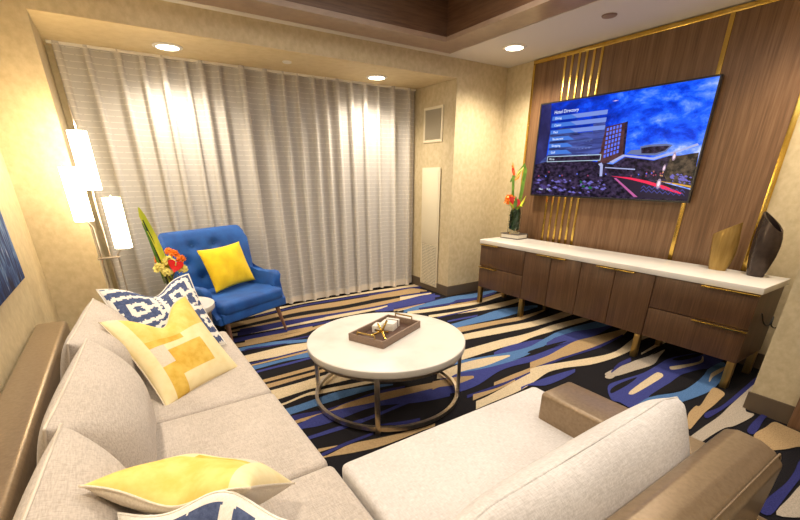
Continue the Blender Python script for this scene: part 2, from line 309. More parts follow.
# ---------------------------------------------------------------- the room
CARPET=[(1,1,[(0.732,4.818),(1.189,4.9),(1.721,4.95),(2.315,4.95),(2.913,4.95),(3.621,4.917),(3.513,4.769),(2.829,4.857),(2.25,4.89),(1.675,4.903),(1.156,4.782),(0.706,4.693)]),
(6,1,[(1.057,4.746),(1.656,4.853),(2.237,4.863),(2.812,4.83),(3.503,4.755),(3.442,4.671),(2.768,4.755),(2.196,4.779),(1.633,4.791),(1.042,4.69)]),
(2,1,[(0.69,4.614),(1.124,4.669),(1.62,4.755),(2.175,4.734),(2.749,4.722),(3.063,4.741),(3.432,4.657),(3.315,4.497),(2.935,4.544),(2.658,4.568),(2.082,4.541),(1.559,4.592),(1.085,4.534),(0.659,4.463)]),
(2,1,[(0.645,4.391),(1.056,4.431),(1.506,4.45),(2.08,4.406),(2.643,4.425),(3.278,4.446),(3.215,4.359),(2.56,4.287),(2.032,4.308),(1.475,4.366),(1.039,4.372),(0.63,4.321)]),
(6,1,[(0.796,4.373),(1.473,4.361),(2.029,4.303),(2.401,4.284),(2.764,4.28),(2.742,4.246),(2.364,4.219),(1.982,4.209),(1.431,4.25),(0.779,4.302)]),
(1,1,[(0.626,4.298),(1.004,4.247),(1.429,4.245),(1.899,4.243),(2.408,4.219),(2.797,4.258),(2.768,4.213),(2.365,4.145),(1.852,4.142),(1.394,4.149),(0.981,4.169),(0.608,4.209)]),
(6,1,[(0.452,4.143),(0.89,4.124),(1.385,4.126),(1.734,4.093),(1.708,4.037),(1.351,4.034),(0.861,4.016),(0.43,4.02)]),
(5,1,[(2.353,4.124),(2.677,4.217),(3.188,4.323),(3.465,4.341),(3.28,4.105),(2.989,4.05),(2.542,4.006),(2.335,4.094)]),
(1,1,[(2.592,3.98),(2.974,4.029),(2.943,3.987),(2.573,3.95)]),
(4,1,[(2.628,3.9),(2.928,3.966),(2.822,3.821),(2.602,3.861)]),
(2,1,[(0.561,3.979),(0.92,3.953),(1.318,3.946),(1.573,4.019),(1.883,4.007),(1.849,3.938),(1.538,3.938),(1.285,3.858),(0.891,3.852),(0.541,3.882)]),
(6,1,[(0.529,3.825),(0.954,3.811),(1.26,3.792),(1.587,3.769),(1.574,3.74),(1.245,3.753),(0.935,3.749),(0.515,3.752)]),
(6,1,[(0.752,4.294),(1.013,4.281),(1.297,4.287),(1.771,4.319),(1.733,4.234),(1.27,4.207),(0.986,4.184),(0.726,4.181)]),
(2,1,[(0.761,4.014),(1.075,4.036),(1.495,4.033),(1.462,3.951),(1.047,3.947),(0.74,3.929)]),
(6,1,[(0.825,4.073),(1.217,4.054),(1.201,4.006),(0.813,4.024)]),
(4,1,[(0.647,3.84),(0.754,3.843),(1.006,3.816),(1.305,3.698),(1.613,3.637),(1.583,3.573),(1.279,3.631),(0.978,3.726),(0.734,3.765),(0.626,3.747)]),
(6,1,[(0.687,3.76),(0.752,3.786),(0.982,3.738),(1.099,3.711),(1.096,3.701),(0.972,3.707),(0.742,3.749),(0.679,3.73)]),
(1,1,[(0.599,3.63),(0.736,3.633),(1.052,3.647),(1.27,3.61),(1.707,3.532),(1.63,3.38),(1.205,3.443),(0.982,3.437),(0.691,3.465),(0.561,3.464)]),
(6,1,[(0.61,3.444),(0.734,3.437),(1.209,3.454),(1.66,3.44),(1.645,3.41),(1.196,3.42),(0.726,3.408),(0.601,3.408)]),
(2,1,[(0.598,3.395),(0.734,3.399),(1.196,3.42),(1.645,3.41),(1.615,3.351),(1.178,3.375),(0.726,3.368),(0.593,3.377)]),
(4,1,[(0.59,3.362),(0.735,3.362),(0.956,3.361),(1.205,3.379),(1.615,3.351),(1.558,3.238),(1.162,3.271),(0.936,3.303),(0.714,3.286),(0.569,3.278)]),
(5,1,[(0.614,3.248),(0.731,3.251),(0.967,3.258),(1.171,3.264),(1.572,3.266),(1.544,3.211),(1.155,3.223),(0.952,3.215),(0.72,3.212),(0.6,3.194)]),
(2,1,[(0.565,3.059),(0.731,3.055),(1.116,3.068),(1.603,3.067),(1.576,3.017),(1.091,3.007),(0.714,2.999),(0.551,3.005)]),
(2,1,[(0.541,2.964),(0.723,2.96),(1.09,2.962),(1.549,2.969),(1.523,2.922),(1.068,2.909),(0.701,2.891),(0.522,2.893)]),
(1,1,[(0.606,2.85),(0.715,2.841),(0.948,2.844),(1.055,2.852),(1.605,2.837),(1.493,2.645),(0.987,2.688),(0.89,2.692),(0.663,2.675),(0.553,2.665)]),
(1,1,[(0.627,2.606),(0.711,2.605),(0.882,2.644),(1.032,2.632),(1.546,2.528),(1.522,2.491),(1.005,2.572),(0.867,2.608),(0.701,2.577),(0.616,2.572)]),
(4,1,[(0.617,2.518),(0.784,2.517),(1.094,2.536),(1.39,2.468),(1.521,2.405),(1.511,2.388),(1.361,2.417),(1.043,2.429),(0.75,2.425),(0.587,2.423)]),
(6,1,[(0.633,2.404),(0.738,2.396),(0.946,2.348),(1.335,2.372),(1.585,2.327),(1.558,2.287),(1.309,2.328),(0.933,2.321),(0.715,2.334),(0.612,2.341)]),
(2,1,[(0.609,2.331),(0.715,2.334),(0.933,2.321),(1.064,2.344),(1.314,2.336),(1.693,2.271),(1.951,2.207),(1.901,2.148),(1.631,2.187),(1.259,2.241),(1.032,2.279),(0.916,2.283),(0.7,2.294),(0.594,2.287)]),
(5,1,[(0.592,2.282),(0.697,2.285),(0.839,2.313),(0.982,2.3),(1.259,2.241),(1.631,2.187),(1.893,2.139),(1.779,2.002),(1.537,2.057),(1.227,2.187),(0.925,2.178),(0.785,2.185),(0.671,2.215),(0.565,2.2)]),
(5,1,[(0.672,2.11),(0.702,2.11),(1.002,2.105),(1.177,2.101),(1.477,2.127),(1.588,2.128),(1.549,2.074),(1.45,2.089),(1.156,2.065),(0.978,2.058),(0.689,2.078),(0.658,2.076)]),
(2,1,[(0.69,1.958),(0.805,1.924),(0.801,1.915),(0.676,1.925)]),
(2,1,[(0.645,1.897),(0.711,1.87),(0.881,1.889),(1.081,1.84),(1.34,1.788),(1.461,1.781),(1.439,1.753),(1.319,1.759),(1.036,1.765),(0.841,1.81),(0.704,1.855),(0.629,1.859)]),
(6,1,[(0.643,1.891),(0.697,1.905),(0.856,1.923),(1.061,1.921),(1.048,1.898),(0.841,1.893),(0.684,1.876),(0.637,1.878)]),
(6,1,[(1.129,1.979),(1.306,1.915),(1.414,1.888),(1.376,1.837),(1.281,1.878),(1.125,1.971)]),
(6,1,[(2.746,4.801),(3.192,4.832),(3.542,4.776),(3.489,4.705),(3.154,4.773),(2.713,4.745)]),
(2,1,[(2.609,4.738),(3.138,4.75),(3.371,4.731),(3.462,4.528),(3.433,4.49),(3.243,4.551),(2.986,4.519),(2.52,4.579)]),
(6,1,[(2.986,4.519),(3.463,4.454),(3.426,4.407),(2.951,4.467)]),
(1,1,[(2.945,4.457),(3.445,4.402),(3.405,4.35),(2.852,4.317)]),
(5,1,[(2.641,4.294),(2.84,4.298),(3.3,4.357),(3.456,4.216),(3.417,4.167),(3.167,4.18),(2.723,4.122),(2.528,4.113)]),
(6,1,[(2.608,4.091),(2.694,4.078),(3.091,4.077),(3.403,4.096),(3.358,4.04),(3.057,4.032),(2.66,4.026),(2.572,4.035)]),
(2,1,[(2.572,4.035),(2.66,4.026),(3.057,4.032),(3.031,3.997),(2.626,3.975),(2.526,3.964)]),
(4,1,[(2.665,3.949),(3.051,4.023),(3.52,4.077),(3.941,4.027),(4.266,4.005),(4.3,3.962),(4.3,3.912),(4.158,3.899),(3.791,3.868),(3.331,3.851),(2.954,3.893),(2.643,3.916)]),
(6,1,[(2.869,3.912),(3.346,3.868),(3.519,3.919),(3.791,3.868),(4.237,3.927),(4.169,3.861),(3.692,3.763),(3.436,3.822),(3.288,3.8),(2.833,3.862)]),
(1,1,[(2.668,3.87),(2.904,3.827),(3.271,3.779),(3.736,3.761),(4.228,3.822),(4.3,3.81),(4.3,3.716),(4.105,3.705),(3.609,3.628),(3.179,3.67),(2.827,3.724),(2.613,3.791)]),
(2,1,[(3.288,3.8),(3.745,3.77),(4.238,3.831),(4.3,3.81),(4.3,3.762),(4.152,3.749),(3.68,3.702),(3.254,3.759)]),
(1,1,[(2.799,3.612),(3.266,3.534),(3.904,3.513),(4.3,3.518),(4.28,3.417),(3.743,3.36),(3.191,3.449),(2.744,3.539)]),
(6,1,[(2.85,3.507),(3.276,3.498),(3.475,3.487),(3.454,3.464),(3.242,3.461),(2.822,3.471)]),
(5,1,[(2.863,3.339),(3.304,3.306),(3.258,3.259),(2.831,3.299)]),
(4,1,[(2.777,3.235),(2.863,3.228),(3.255,3.255),(3.682,3.302),(4.058,3.227),(4.214,3.156),(4.149,3.104),(3.895,3.088),(3.435,3.066),(3.099,3.091),(2.758,3.105),(2.676,3.113)]),
(2,1,[(2.68,3.092),(2.836,3.1),(3.343,3.026),(3.719,2.976),(4.16,2.998),(4.11,2.958),(3.614,2.885),(3.246,2.933),(2.727,2.975),(2.58,2.973)]),
(1,1,[(2.539,2.924),(2.744,2.911),(3.21,2.853),(3.674,2.783),(4.042,2.796),(4.3,2.809),(4.3,2.76),(4.3,2.723),(4.3,2.682),(3.861,2.659),(3.526,2.661),(3.068,2.718),(2.631,2.785),(2.436,2.801)]),
(1,1,[(2.261,2.591),(2.437,2.6),(2.934,2.59),(3.174,2.565),(3.403,2.56),(3.729,2.579),(4.005,2.564),(4.283,2.538),(4.3,2.486),(4.3,2.454),(4.14,2.444),(3.854,2.456),(3.565,2.453),(3.278,2.456),(3.017,2.426),(2.777,2.44),(2.294,2.44),(2.146,2.454)]),
(5,1,[(2.65,2.396),(2.807,2.43),(2.937,2.433),(3.205,2.396),(3.341,2.355),(3.596,2.327),(3.453,2.223),(3.235,2.273),(3.03,2.252),(2.753,2.267),(2.683,2.313),(2.612,2.359)]),
(5,1,[(1.933,2.316),(2.103,2.263),(2.296,2.229),(2.493,2.206),(2.665,2.187),(2.948,2.15),(3.327,2.166),(3.616,2.164),(3.51,2.091),(3.211,2.08),(2.841,2.062),(2.565,2.097),(2.37,2.087),(2.092,2.016),(1.881,2.011),(1.729,2.062)]),
(4,1,[(2.146,2.454),(2.289,2.435),(2.677,2.345),(2.966,2.307),(3.307,2.329),(3.638,2.394),(3.923,2.41),(4.293,2.374),(4.3,2.35),(4.3,2.26),(4.154,2.286),(3.8,2.325),(3.49,2.286),(3.197,2.243),(2.807,2.171),(2.622,2.293),(2.247,2.387),(2.107,2.407)]),
(4,1,[(2.014,2.335),(2.157,2.286),(2.389,2.25),(2.716,2.251),(2.901,2.251),(2.807,2.171),(2.629,2.172),(2.34,2.2),(2.128,2.253),(1.978,2.292)]),
(1,1,[(1.955,2.384),(2.078,2.372),(2.247,2.387),(2.492,2.355),(2.713,2.285),(2.723,2.266),(2.707,2.253),(2.675,2.25),(2.371,2.232),(2.138,2.264),(1.97,2.243),(1.87,2.277)]),
(0,0,[(2.67,2.183),(2.817,2.18),(3.025,2.212),(3.179,2.228),(3.348,2.198),(3.246,2.175),(2.948,2.15),(2.802,2.166)]),
(2,1,[(1.807,2.256),(1.876,2.245),(2.013,2.217),(2.144,2.16),(2.151,2.139),(2.132,2.119),(2.106,2.118),(1.925,2.115),(1.803,2.154),(1.724,2.148)]),
(2,1,[(2.215,1.971),(2.442,1.986),(2.719,1.995),(3.184,2.06),(3.451,2.084),(3.245,1.942),(3.07,1.977),(2.648,1.937),(2.376,1.926),(2.178,1.935)]),
(6,1,[(1.894,1.939),(2.206,1.929),(2.531,1.934),(2.837,1.961),(3.102,1.968),(3.068,1.943),(2.807,1.937),(2.492,1.901),(2.177,1.901),(1.864,1.906)]),
(2,1,[(1.94,1.922),(2.17,1.894),(2.397,1.913),(2.373,1.891),(2.141,1.867),(1.879,1.857)]),
(1,1,[(1.89,1.836),(2.037,1.844),(2.418,1.899),(2.63,1.922),(2.829,1.923),(2.997,1.892),(2.906,1.826),(2.732,1.847),(2.479,1.797),(2.264,1.764),(1.951,1.758),(1.811,1.753)]),
(5,1,[(2.339,1.8),(2.428,1.8),(2.625,1.794),(2.839,1.777),(2.98,1.759),(2.929,1.724),(2.738,1.704),(2.518,1.711),(2.408,1.783),(2.301,1.767)]),
(6,1,[(3.203,2.159),(3.547,2.185),(3.921,2.191),(3.86,2.153),(3.494,2.148),(3.187,2.148)]),
(5,1,[(3.313,2.315),(3.666,2.322),(3.896,2.299),(4.191,2.309),(4.3,2.24),(4.3,2.185),(3.9,2.127),(3.655,2.138),(3.45,2.168),(3.169,2.203)]),
(4,1,[(3.044,2.3),(3.449,2.383),(3.661,2.411),(3.93,2.377),(4.157,2.343),(4.3,2.298),(4.3,2.212),(4.016,2.253),(3.827,2.307),(3.57,2.344),(3.332,2.293),(2.968,2.236)]),
(0,0,[(3.148,2.187),(3.484,2.193),(3.291,2.227),(2.968,2.236),(2.921,2.197)]),
(2,1,[(2.761,2.063),(3.02,2.07),(3.245,2.105),(3.537,2.144),(3.764,2.125),(4.236,2.075),(4.3,2.074),(4.3,2.023),(4.023,1.954),(3.5,1.954),(3.275,1.963),(3.07,1.977),(2.927,1.998),(2.678,1.994)]),
(6,1,[(2.734,1.975),(3.062,1.971),(3.5,1.954),(3.764,1.961),(4.132,1.983),(4.09,1.96),(3.692,1.916),(3.447,1.92),(3.029,1.946),(2.703,1.949)]),
(1,1,[(2.655,1.974),(2.795,1.959),(3.058,1.889),(3.301,1.825),(3.518,1.781),(3.732,1.788),(4.078,1.858),(4.282,1.874),(4.3,1.823),(4.3,1.778),(4.114,1.786),(3.811,1.714),(3.579,1.7),(3.393,1.706),(3.165,1.737),(2.951,1.813),(2.706,1.889),(2.542,1.88)]),
(6,1,[(3.29,1.589),(3.437,1.62),(3.611,1.62),(3.55,1.586),(3.363,1.577),(3.22,1.549)]),
(3,0,[(3.116,1.567),(3.443,1.568),(3.715,1.551),(3.883,1.541),(4.076,1.539),(3.847,1.483),(3.637,1.432),(3.385,1.457),(3.127,1.494)]),
(1,1,[(3.794,1.62),(4.225,1.665),(4.3,1.661),(4.3,1.621),(4.124,1.617),(3.76,1.602)]),
(3,0,[(3.069,1.538),(3.33,1.558),(3.587,1.565),(3.789,1.548),(3.989,1.565),(3.853,1.546),(3.608,1.457),(3.404,1.467),(3.227,1.499),(3.067,1.485)]),
(6,1,[(3.204,1.565),(3.397,1.597),(3.593,1.607),(3.536,1.576),(3.347,1.568),(3.163,1.541)]),
(5,0,[(2.93,1.429),(3.104,1.429),(3.386,1.394),(3.659,1.405),(3.899,1.416),(4.183,1.349),(4.3,1.233),(4.3,1.129),(3.995,1.129),(3.902,1.139),(3.657,1.198),(3.393,1.183),(3.04,1.159),(2.771,1.139),(2.766,1.237),(2.751,1.298)]),
(0,0,[(2.904,1.388),(3.054,1.401),(3.269,1.383),(3.13,1.357),(2.958,1.346),(2.837,1.348)]),
(1,0,[(2.962,1.279),(3.12,1.303),(3.462,1.334),(3.514,1.32),(3.5,1.286),(3.413,1.262),(3.033,1.246),(2.946,1.254)]),
(1,0,[(3.7,1.325),(3.744,1.32),(4.027,1.236),(4.198,1.27),(4.14,1.238),(4.022,1.21),(3.744,1.26),(3.661,1.294)]),
(0,0,[(3.905,1.393),(4.164,1.341),(4.277,1.287),(4.12,1.298),(3.927,1.34)]),
(4,0,[(2.7,1.134),(2.777,1.143),(3.029,1.154),(3.31,1.069),(3.565,1.069),(3.79,1.094),(3.951,1.124),(4.219,1.109),(3.953,1.003),(3.687,0.958),(3.512,0.944),(3.27,0.968),(3.045,1.002),(2.746,1.012)]),
(0,0,[(3.026,1.163),(3.393,1.183),(3.714,1.188),(3.928,1.128),(3.642,1.079),(3.463,1.071),(3.33,1.078),(3.183,1.119)]),
(1,0,[(3.691,1.023),(3.816,1.06),(3.907,1.073),(4.122,1.063),(3.991,1.038),(3.806,1.035),(3.687,1.013)]),
(2,0,[(2.987,0.879),(3.168,0.906),(3.208,0.89),(3.439,0.932),(3.603,0.953),(3.565,0.867),(3.432,0.848),(3.274,0.836),(3.14,0.831),(2.976,0.812),(2.813,0.797)]),
(6,0,[(3.125,0.826),(3.292,0.804),(3.524,0.809),(3.956,0.831),(4.189,0.836),(4.3,0.833),(4.27,0.81),(3.972,0.795),(3.632,0.782),(3.457,0.778),(3.225,0.779),(3.057,0.791)]),
(3,0,[(2.512,0.746),(2.875,0.756),(3.16,0.755),(3.419,0.772),(3.964,0.8),(4.167,0.796),(4.174,0.765),(3.871,0.74),(3.42,0.689),(3.384,0.626),(3.119,0.646),(3.033,0.672),(2.91,0.683),(2.758,0.688),(2.601,0.687)]),
(6,0,[(3.393,0.601),(3.549,0.585),(3.558,0.559),(3.468,0.561),(3.387,0.568),(3.114,0.539),(3.125,0.583)]),
(2,0,[(3.095,0.537),(3.26,0.527),(3.389,0.518),(3.39,0.459),(3.375,0.379),(3.354,0.279),(3.198,0.278),(3.183,0.332),(3.074,0.374),(2.982,0.421),(2.921,0.476)]),
(6,0,[(3.267,0.282),(3.025,0.293),(2.857,0.277),(2.691,0.272),(2.491,0.285),(2.345,0.284),(2.347,0.237),(2.563,0.237),(2.813,0.24),(3.042,0.231)]),
(3,0,[(2.956,0.211),(2.744,0.223),(2.583,0.225),(2.372,0.221),(2.532,0.114),(2.788,0.114)])]
TVP=[('dusk',[(3.668,2.358),(3.357,2.319),(3.328,1.998),(3.339,1.662),(3.674,1.668)]),
('glass',[(3.328,1.998),(3.186,2.03),(3.044,2.022),(2.965,1.965),(2.799,1.97),(2.744,1.699),(2.744,1.554),(3.429,1.554),(3.447,1.664),(3.307,1.779)]),
('glass2',[(2.806,2.037),(2.681,2.056),(2.663,2.005),(2.618,1.695),(2.759,1.699)]),
('brown',[(2.658,1.998),(2.469,2.023),(2.424,1.73),(2.474,1.703),(2.551,1.67),(2.623,1.653),(2.688,1.673)]),
('dark',[(2.469,2.023),(2.441,2.029),(2.411,1.739),(2.429,1.731)]),
('dark',[(3.674,1.668),(3.116,1.734),(2.641,1.672),(2.475,1.646),(2.215,1.542),(1.703,1.432),(1.666,1.289),(3.6,1.175)]),
('dark',[(2.515,1.651),(2.401,1.716),(2.12,1.678),(1.988,1.715),(1.823,1.71),(1.968,1.637),(1.971,1.543),(1.844,1.474),(2.209,1.513),(2.478,1.542)]),
('tree',[(1.981,1.688),(1.904,1.712),(1.827,1.724),(1.759,1.731),(1.743,1.513),(1.745,1.441),(1.954,1.49),(2.002,1.553)]),
('steel',[(2.395,1.745),(2.353,1.776),(2.269,1.777),(2.273,1.803),(2.209,1.814),(2.044,1.815),(1.986,1.802),(2.028,1.75),(2.119,1.72),(2.282,1.73)]),
('dark',[(2.261,1.789),(2.182,1.798),(2.029,1.798),(2.007,1.793),(2.041,1.758),(2.123,1.737),(2.25,1.742)]),
('line',[(2.557,1.675),(2.426,1.739),(2.28,1.721),(2.133,1.703),(1.916,1.761),(1.788,1.805),(1.783,1.795),(1.913,1.749),(2.121,1.684),(2.276,1.704),(2.407,1.721),(2.518,1.665)]),
('line',[(2.591,1.629),(2.279,1.609),(2.276,1.598),(2.589,1.62)]),
('line',[(2.034,1.729),(1.78,1.797),(1.775,1.787),(2.02,1.716)]),
('line',[(2.674,1.659),(2.638,1.672),(2.617,1.648),(2.605,1.542),(2.633,1.541),(2.647,1.637)]),
('road',[(2.489,1.53),(2.207,1.504),(1.75,1.42),(1.742,1.352),(2.22,1.349)]),
('red',[(2.513,1.544),(2.31,1.531),(2.135,1.501),(1.968,1.459),(1.801,1.4),(1.825,1.395),(1.984,1.433),(2.142,1.478),(2.306,1.513)]),
('yellow',[(2.068,1.506),(1.889,1.486),(1.749,1.464),(1.747,1.449),(1.886,1.474)]),
('pink',[(2.475,1.525),(2.449,1.525),(2.196,1.355),(2.233,1.354)]),
('win',[(2.646,1.986),(2.625,1.989),(2.622,1.962),(2.643,1.959)]),
('win',[(2.643,1.946),(2.622,1.949),(2.619,1.922),(2.64,1.919)]),
('win',[(2.64,1.906),(2.62,1.909),(2.616,1.882),(2.637,1.879)]),
('win',[(2.637,1.866),(2.617,1.869),(2.614,1.842),(2.634,1.838)]),
('win',[(2.635,1.825),(2.614,1.828),(2.611,1.801),(2.631,1.797)]),
('win',[(2.632,1.784),(2.611,1.788),(2.608,1.76),(2.629,1.756)]),
('win',[(2.629,1.743),(2.608,1.747),(2.605,1.719),(2.626,1.715)]),
('win',[(2.613,1.991),(2.592,1.994),(2.589,1.967),(2.61,1.964)]),
('win',[(2.61,1.952),(2.59,1.955),(2.587,1.928),(2.607,1.925)]),
('win',[(2.607,1.913),(2.587,1.916),(2.584,1.889),(2.604,1.885)]),
('win',[(2.604,1.873),(2.584,1.876),(2.581,1.849),(2.601,1.846)]),
('win',[(2.602,1.833),(2.581,1.836),(2.578,1.809),(2.598,1.805)]),
('win',[(2.599,1.793),(2.578,1.796),(2.575,1.769),(2.596,1.765)]),
('win',[(2.596,1.752),(2.575,1.756),(2.572,1.728),(2.593,1.724)]),
('win',[(2.58,1.996),(2.56,1.999),(2.557,1.972),(2.577,1.969)]),
('win',[(2.577,1.957),(2.557,1.96),(2.554,1.934),(2.574,1.931)]),
('win',[(2.575,1.919),(2.555,1.922),(2.551,1.895),(2.572,1.892)]),
('win',[(2.572,1.88),(2.552,1.883),(2.549,1.856),(2.569,1.853)]),
('win',[(2.569,1.841),(2.549,1.844),(2.546,1.817),(2.566,1.813)]),
('win',[(2.566,1.801),(2.546,1.805),(2.543,1.777),(2.563,1.774)]),
('win',[(2.564,1.761),(2.543,1.765),(2.54,1.738),(2.56,1.734)]),
('win',[(2.548,2.001),(2.528,2.003),(2.525,1.977),(2.545,1.974)]),
('win',[(2.545,1.963),(2.526,1.966),(2.522,1.939),(2.542,1.936)]),
('win',[(2.543,1.925),(2.523,1.928),(2.52,1.901),(2.54,1.898)]),
('win',[(2.54,1.887),(2.52,1.89),(2.517,1.863),(2.537,1.86)]),
('win',[(2.537,1.848),(2.517,1.851),(2.514,1.825),(2.534,1.821)]),
('win',[(2.534,1.809),(2.515,1.813),(2.511,1.786),(2.531,1.782)]),
('win',[(2.532,1.77),(2.512,1.774),(2.508,1.747),(2.528,1.743)]),
('win',[(2.517,2.005),(2.497,2.008),(2.494,1.982),(2.513,1.979)]),
('win',[(2.514,1.968),(2.494,1.971),(2.491,1.945),(2.511,1.942)]),
('win',[(2.511,1.931),(2.492,1.934),(2.488,1.907),(2.508,1.904)]),
('win',[(2.508,1.893),(2.489,1.896),(2.486,1.87),(2.505,1.867)]),
('win',[(2.506,1.856),(2.486,1.859),(2.483,1.832),(2.502,1.829)]),
('win',[(2.503,1.818),(2.483,1.821),(2.48,1.794),(2.5,1.791)]),
('win',[(2.5,1.779),(2.48,1.783),(2.477,1.756),(2.497,1.752)]),
('dim',[(2.982,1.939),(2.964,1.94),(2.961,1.921),(2.979,1.92)]),
('dim',[(2.976,1.876),(2.958,1.878),(2.955,1.858),(2.973,1.857)]),
('dim',[(2.97,1.813),(2.952,1.815),(2.948,1.795),(2.966,1.793)]),
('dim',[(2.964,1.749),(2.946,1.751),(2.942,1.731),(2.96,1.729)]),
('dim',[(2.944,1.94),(2.926,1.941),(2.922,1.922),(2.94,1.921)]),
('dim',[(2.937,1.878),(2.92,1.879),(2.916,1.86),(2.934,1.858)]),
('dim',[(2.931,1.815),(2.914,1.816),(2.91,1.797),(2.927,1.795)]),
('dim',[(2.925,1.751),(2.907,1.753),(2.903,1.734),(2.921,1.732)]),
('dim',[(2.905,1.941),(2.888,1.942),(2.884,1.923),(2.902,1.922)]),
('dim',[(2.899,1.879),(2.882,1.88),(2.878,1.861),(2.895,1.86)]),
('dim',[(2.893,1.817),(2.875,1.818),(2.872,1.799),(2.889,1.797)]),
('dim',[(2.886,1.754),(2.869,1.755),(2.865,1.736),(2.883,1.734)]),
('dim',[(2.868,1.942),(2.851,1.943),(2.847,1.924),(2.864,1.923)]),
('dim',[(2.861,1.88),(2.844,1.882),(2.84,1.863),(2.858,1.861)]),
('dim',[(2.855,1.818),(2.838,1.82),(2.834,1.801),(2.851,1.799)]),
('dim',[(2.848,1.756),(2.831,1.758),(2.827,1.738),(2.844,1.736)]),
('dim',[(2.831,1.943),(2.814,1.944),(2.81,1.925),(2.827,1.924)]),
('dim',[(2.824,1.882),(2.807,1.883),(2.803,1.864),(2.82,1.863)]),
('dim',[(2.817,1.82),(2.801,1.822),(2.797,1.803),(2.814,1.801)]),
('dim',[(2.811,1.758),(2.794,1.76),(2.79,1.741),(2.807,1.739)]),
('flower',[(3.23,1.494),(3.208,1.505),(3.182,1.489),(3.205,1.486)]),
('flower2',[(3.378,1.508),(3.352,1.521),(3.321,1.503),(3.348,1.497)]),
('flower2',[(2.714,1.4),(2.699,1.408),(2.681,1.396),(2.696,1.393)]),
('flower',[(3.182,1.484),(3.168,1.492),(3.149,1.479),(3.165,1.478)]),
('flower2',[(2.631,1.504),(2.61,1.516),(2.583,1.499),(2.605,1.494)]),
('flower2',[(2.732,1.48),(2.716,1.49),(2.695,1.476),(2.713,1.473)]),
('flower',[(3.369,1.415),(3.34,1.43),(3.305,1.411),(3.335,1.404)]),
('flower2',[(3.268,1.437),(3.253,1.445),(3.235,1.432),(3.251,1.431)]),
('flower2',[(3.459,1.465),(3.428,1.48),(3.392,1.46),(3.424,1.453)]),
('flower2',[(2.687,1.436),(2.669,1.447),(2.647,1.432),(2.666,1.428)]),
('flower',[(3.046,1.485),(3.028,1.495),(3.005,1.481),(3.025,1.478)]),
('flower2',[(3.387,1.438),(3.35,1.457),(3.307,1.434),(3.344,1.423)]),
('flower',[(2.822,1.487),(2.799,1.501),(2.769,1.483),(2.794,1.477)]),
('flower2',[(3.069,1.479),(3.044,1.493),(3.013,1.475),(3.039,1.468)]),
('flower',[(3.276,1.443),(3.25,1.457),(3.218,1.438),(3.245,1.432)]),
('flower',[(2.648,1.493),(2.636,1.5),(2.622,1.489),(2.634,1.488)]),
('flower',[(3.189,1.421),(3.157,1.438),(3.12,1.417),(3.152,1.408)]),
('flower',[(3.14,1.483),(3.118,1.495),(3.091,1.478),(3.114,1.474)]),
('flower2',[(3.13,1.497),(3.098,1.514),(3.059,1.492),(3.092,1.483)]),
('flower2',[(2.757,1.371),(2.746,1.378),(2.732,1.367),(2.744,1.366)]),
('flower',[(3.154,1.487),(3.128,1.5),(3.096,1.482),(3.123,1.476)]),
('flower',[(3.174,1.481),(3.152,1.492),(3.125,1.476),(3.149,1.472)]),
('flower',[(3.197,1.418),(3.181,1.427),(3.161,1.414),(3.179,1.412)]),
('flower2',[(3.101,1.441),(3.081,1.452),(3.056,1.437),(3.077,1.433)]),
('flower',[(2.57,1.428),(2.553,1.439),(2.53,1.425),(2.549,1.42)]),
('flower',[(3.045,1.478),(3.032,1.486),(3.016,1.474),(3.03,1.473)]),
('flower',[(2.786,1.423),(2.757,1.44),(2.721,1.419),(2.751,1.41)]),
('flower',[(2.933,1.423),(2.915,1.433),(2.893,1.419),(2.912,1.416)]),
('flower2',[(3.338,1.428),(3.307,1.444),(3.27,1.424),(3.302,1.415)]),
('green',[(2.852,1.48),(2.837,1.488),(2.818,1.475),(2.834,1.473)]),
('flower',[(3.07,1.504),(3.05,1.515),(3.024,1.499),(3.046,1.495)]),
('flower',[(2.849,1.447),(2.834,1.455),(2.815,1.442),(2.831,1.44)]),
('flower',[(3.423,1.471),(3.403,1.481),(3.38,1.466),(3.4,1.463)]),
('flower2',[(2.747,1.449),(2.732,1.458),(2.712,1.444),(2.729,1.442)]),
('flower2',[(3.394,1.364),(3.367,1.378),(3.335,1.36),(3.363,1.353)]),
('flower',[(2.602,1.417),(2.577,1.432),(2.546,1.413),(2.572,1.405)]),
('flower',[(2.99,1.495),(2.974,1.504),(2.954,1.491),(2.971,1.488)]),
('flower2',[(3.13,1.41),(3.101,1.426),(3.065,1.406),(3.095,1.398)]),
('flower2',[(2.718,1.433),(2.696,1.446),(2.667,1.429),(2.691,1.423)]),
('flower2',[(3.128,1.45),(3.105,1.463),(3.078,1.446),(3.101,1.441)]),
('flower',[(2.587,1.415),(2.576,1.422),(2.562,1.411),(2.574,1.41)]),
('flower',[(2.768,1.47),(2.742,1.485),(2.709,1.465),(2.736,1.458)]),
('green',[(2.82,1.442),(2.8,1.453),(2.775,1.437),(2.796,1.433)]),
('flower',[(2.625,1.477),(2.615,1.483),(2.602,1.473),(2.613,1.472)]),
('flower2',[(3.422,1.372),(3.406,1.38),(3.386,1.367),(3.403,1.365)]),
('flower',[(2.672,1.43),(2.646,1.446),(2.613,1.427),(2.64,1.419)]),
('flower2',[(3.298,1.416),(3.266,1.432),(3.229,1.412),(3.261,1.403)]),
('flower',[(2.63,1.446),(2.618,1.453),(2.603,1.442),(2.616,1.441)]),
('flower',[(2.982,1.381),(2.958,1.394),(2.928,1.377),(2.954,1.371)]),
('flower',[(3.434,1.498),(3.399,1.516),(3.359,1.494),(3.394,1.485)]),
('flower2',[(3.158,1.457),(3.144,1.465),(3.127,1.452),(3.142,1.451)]),
('flower',[(3.074,1.391),(3.055,1.401),(3.032,1.387),(3.052,1.383)]),
('flower',[(2.749,1.386),(2.731,1.397),(2.708,1.382),(2.727,1.378)]),
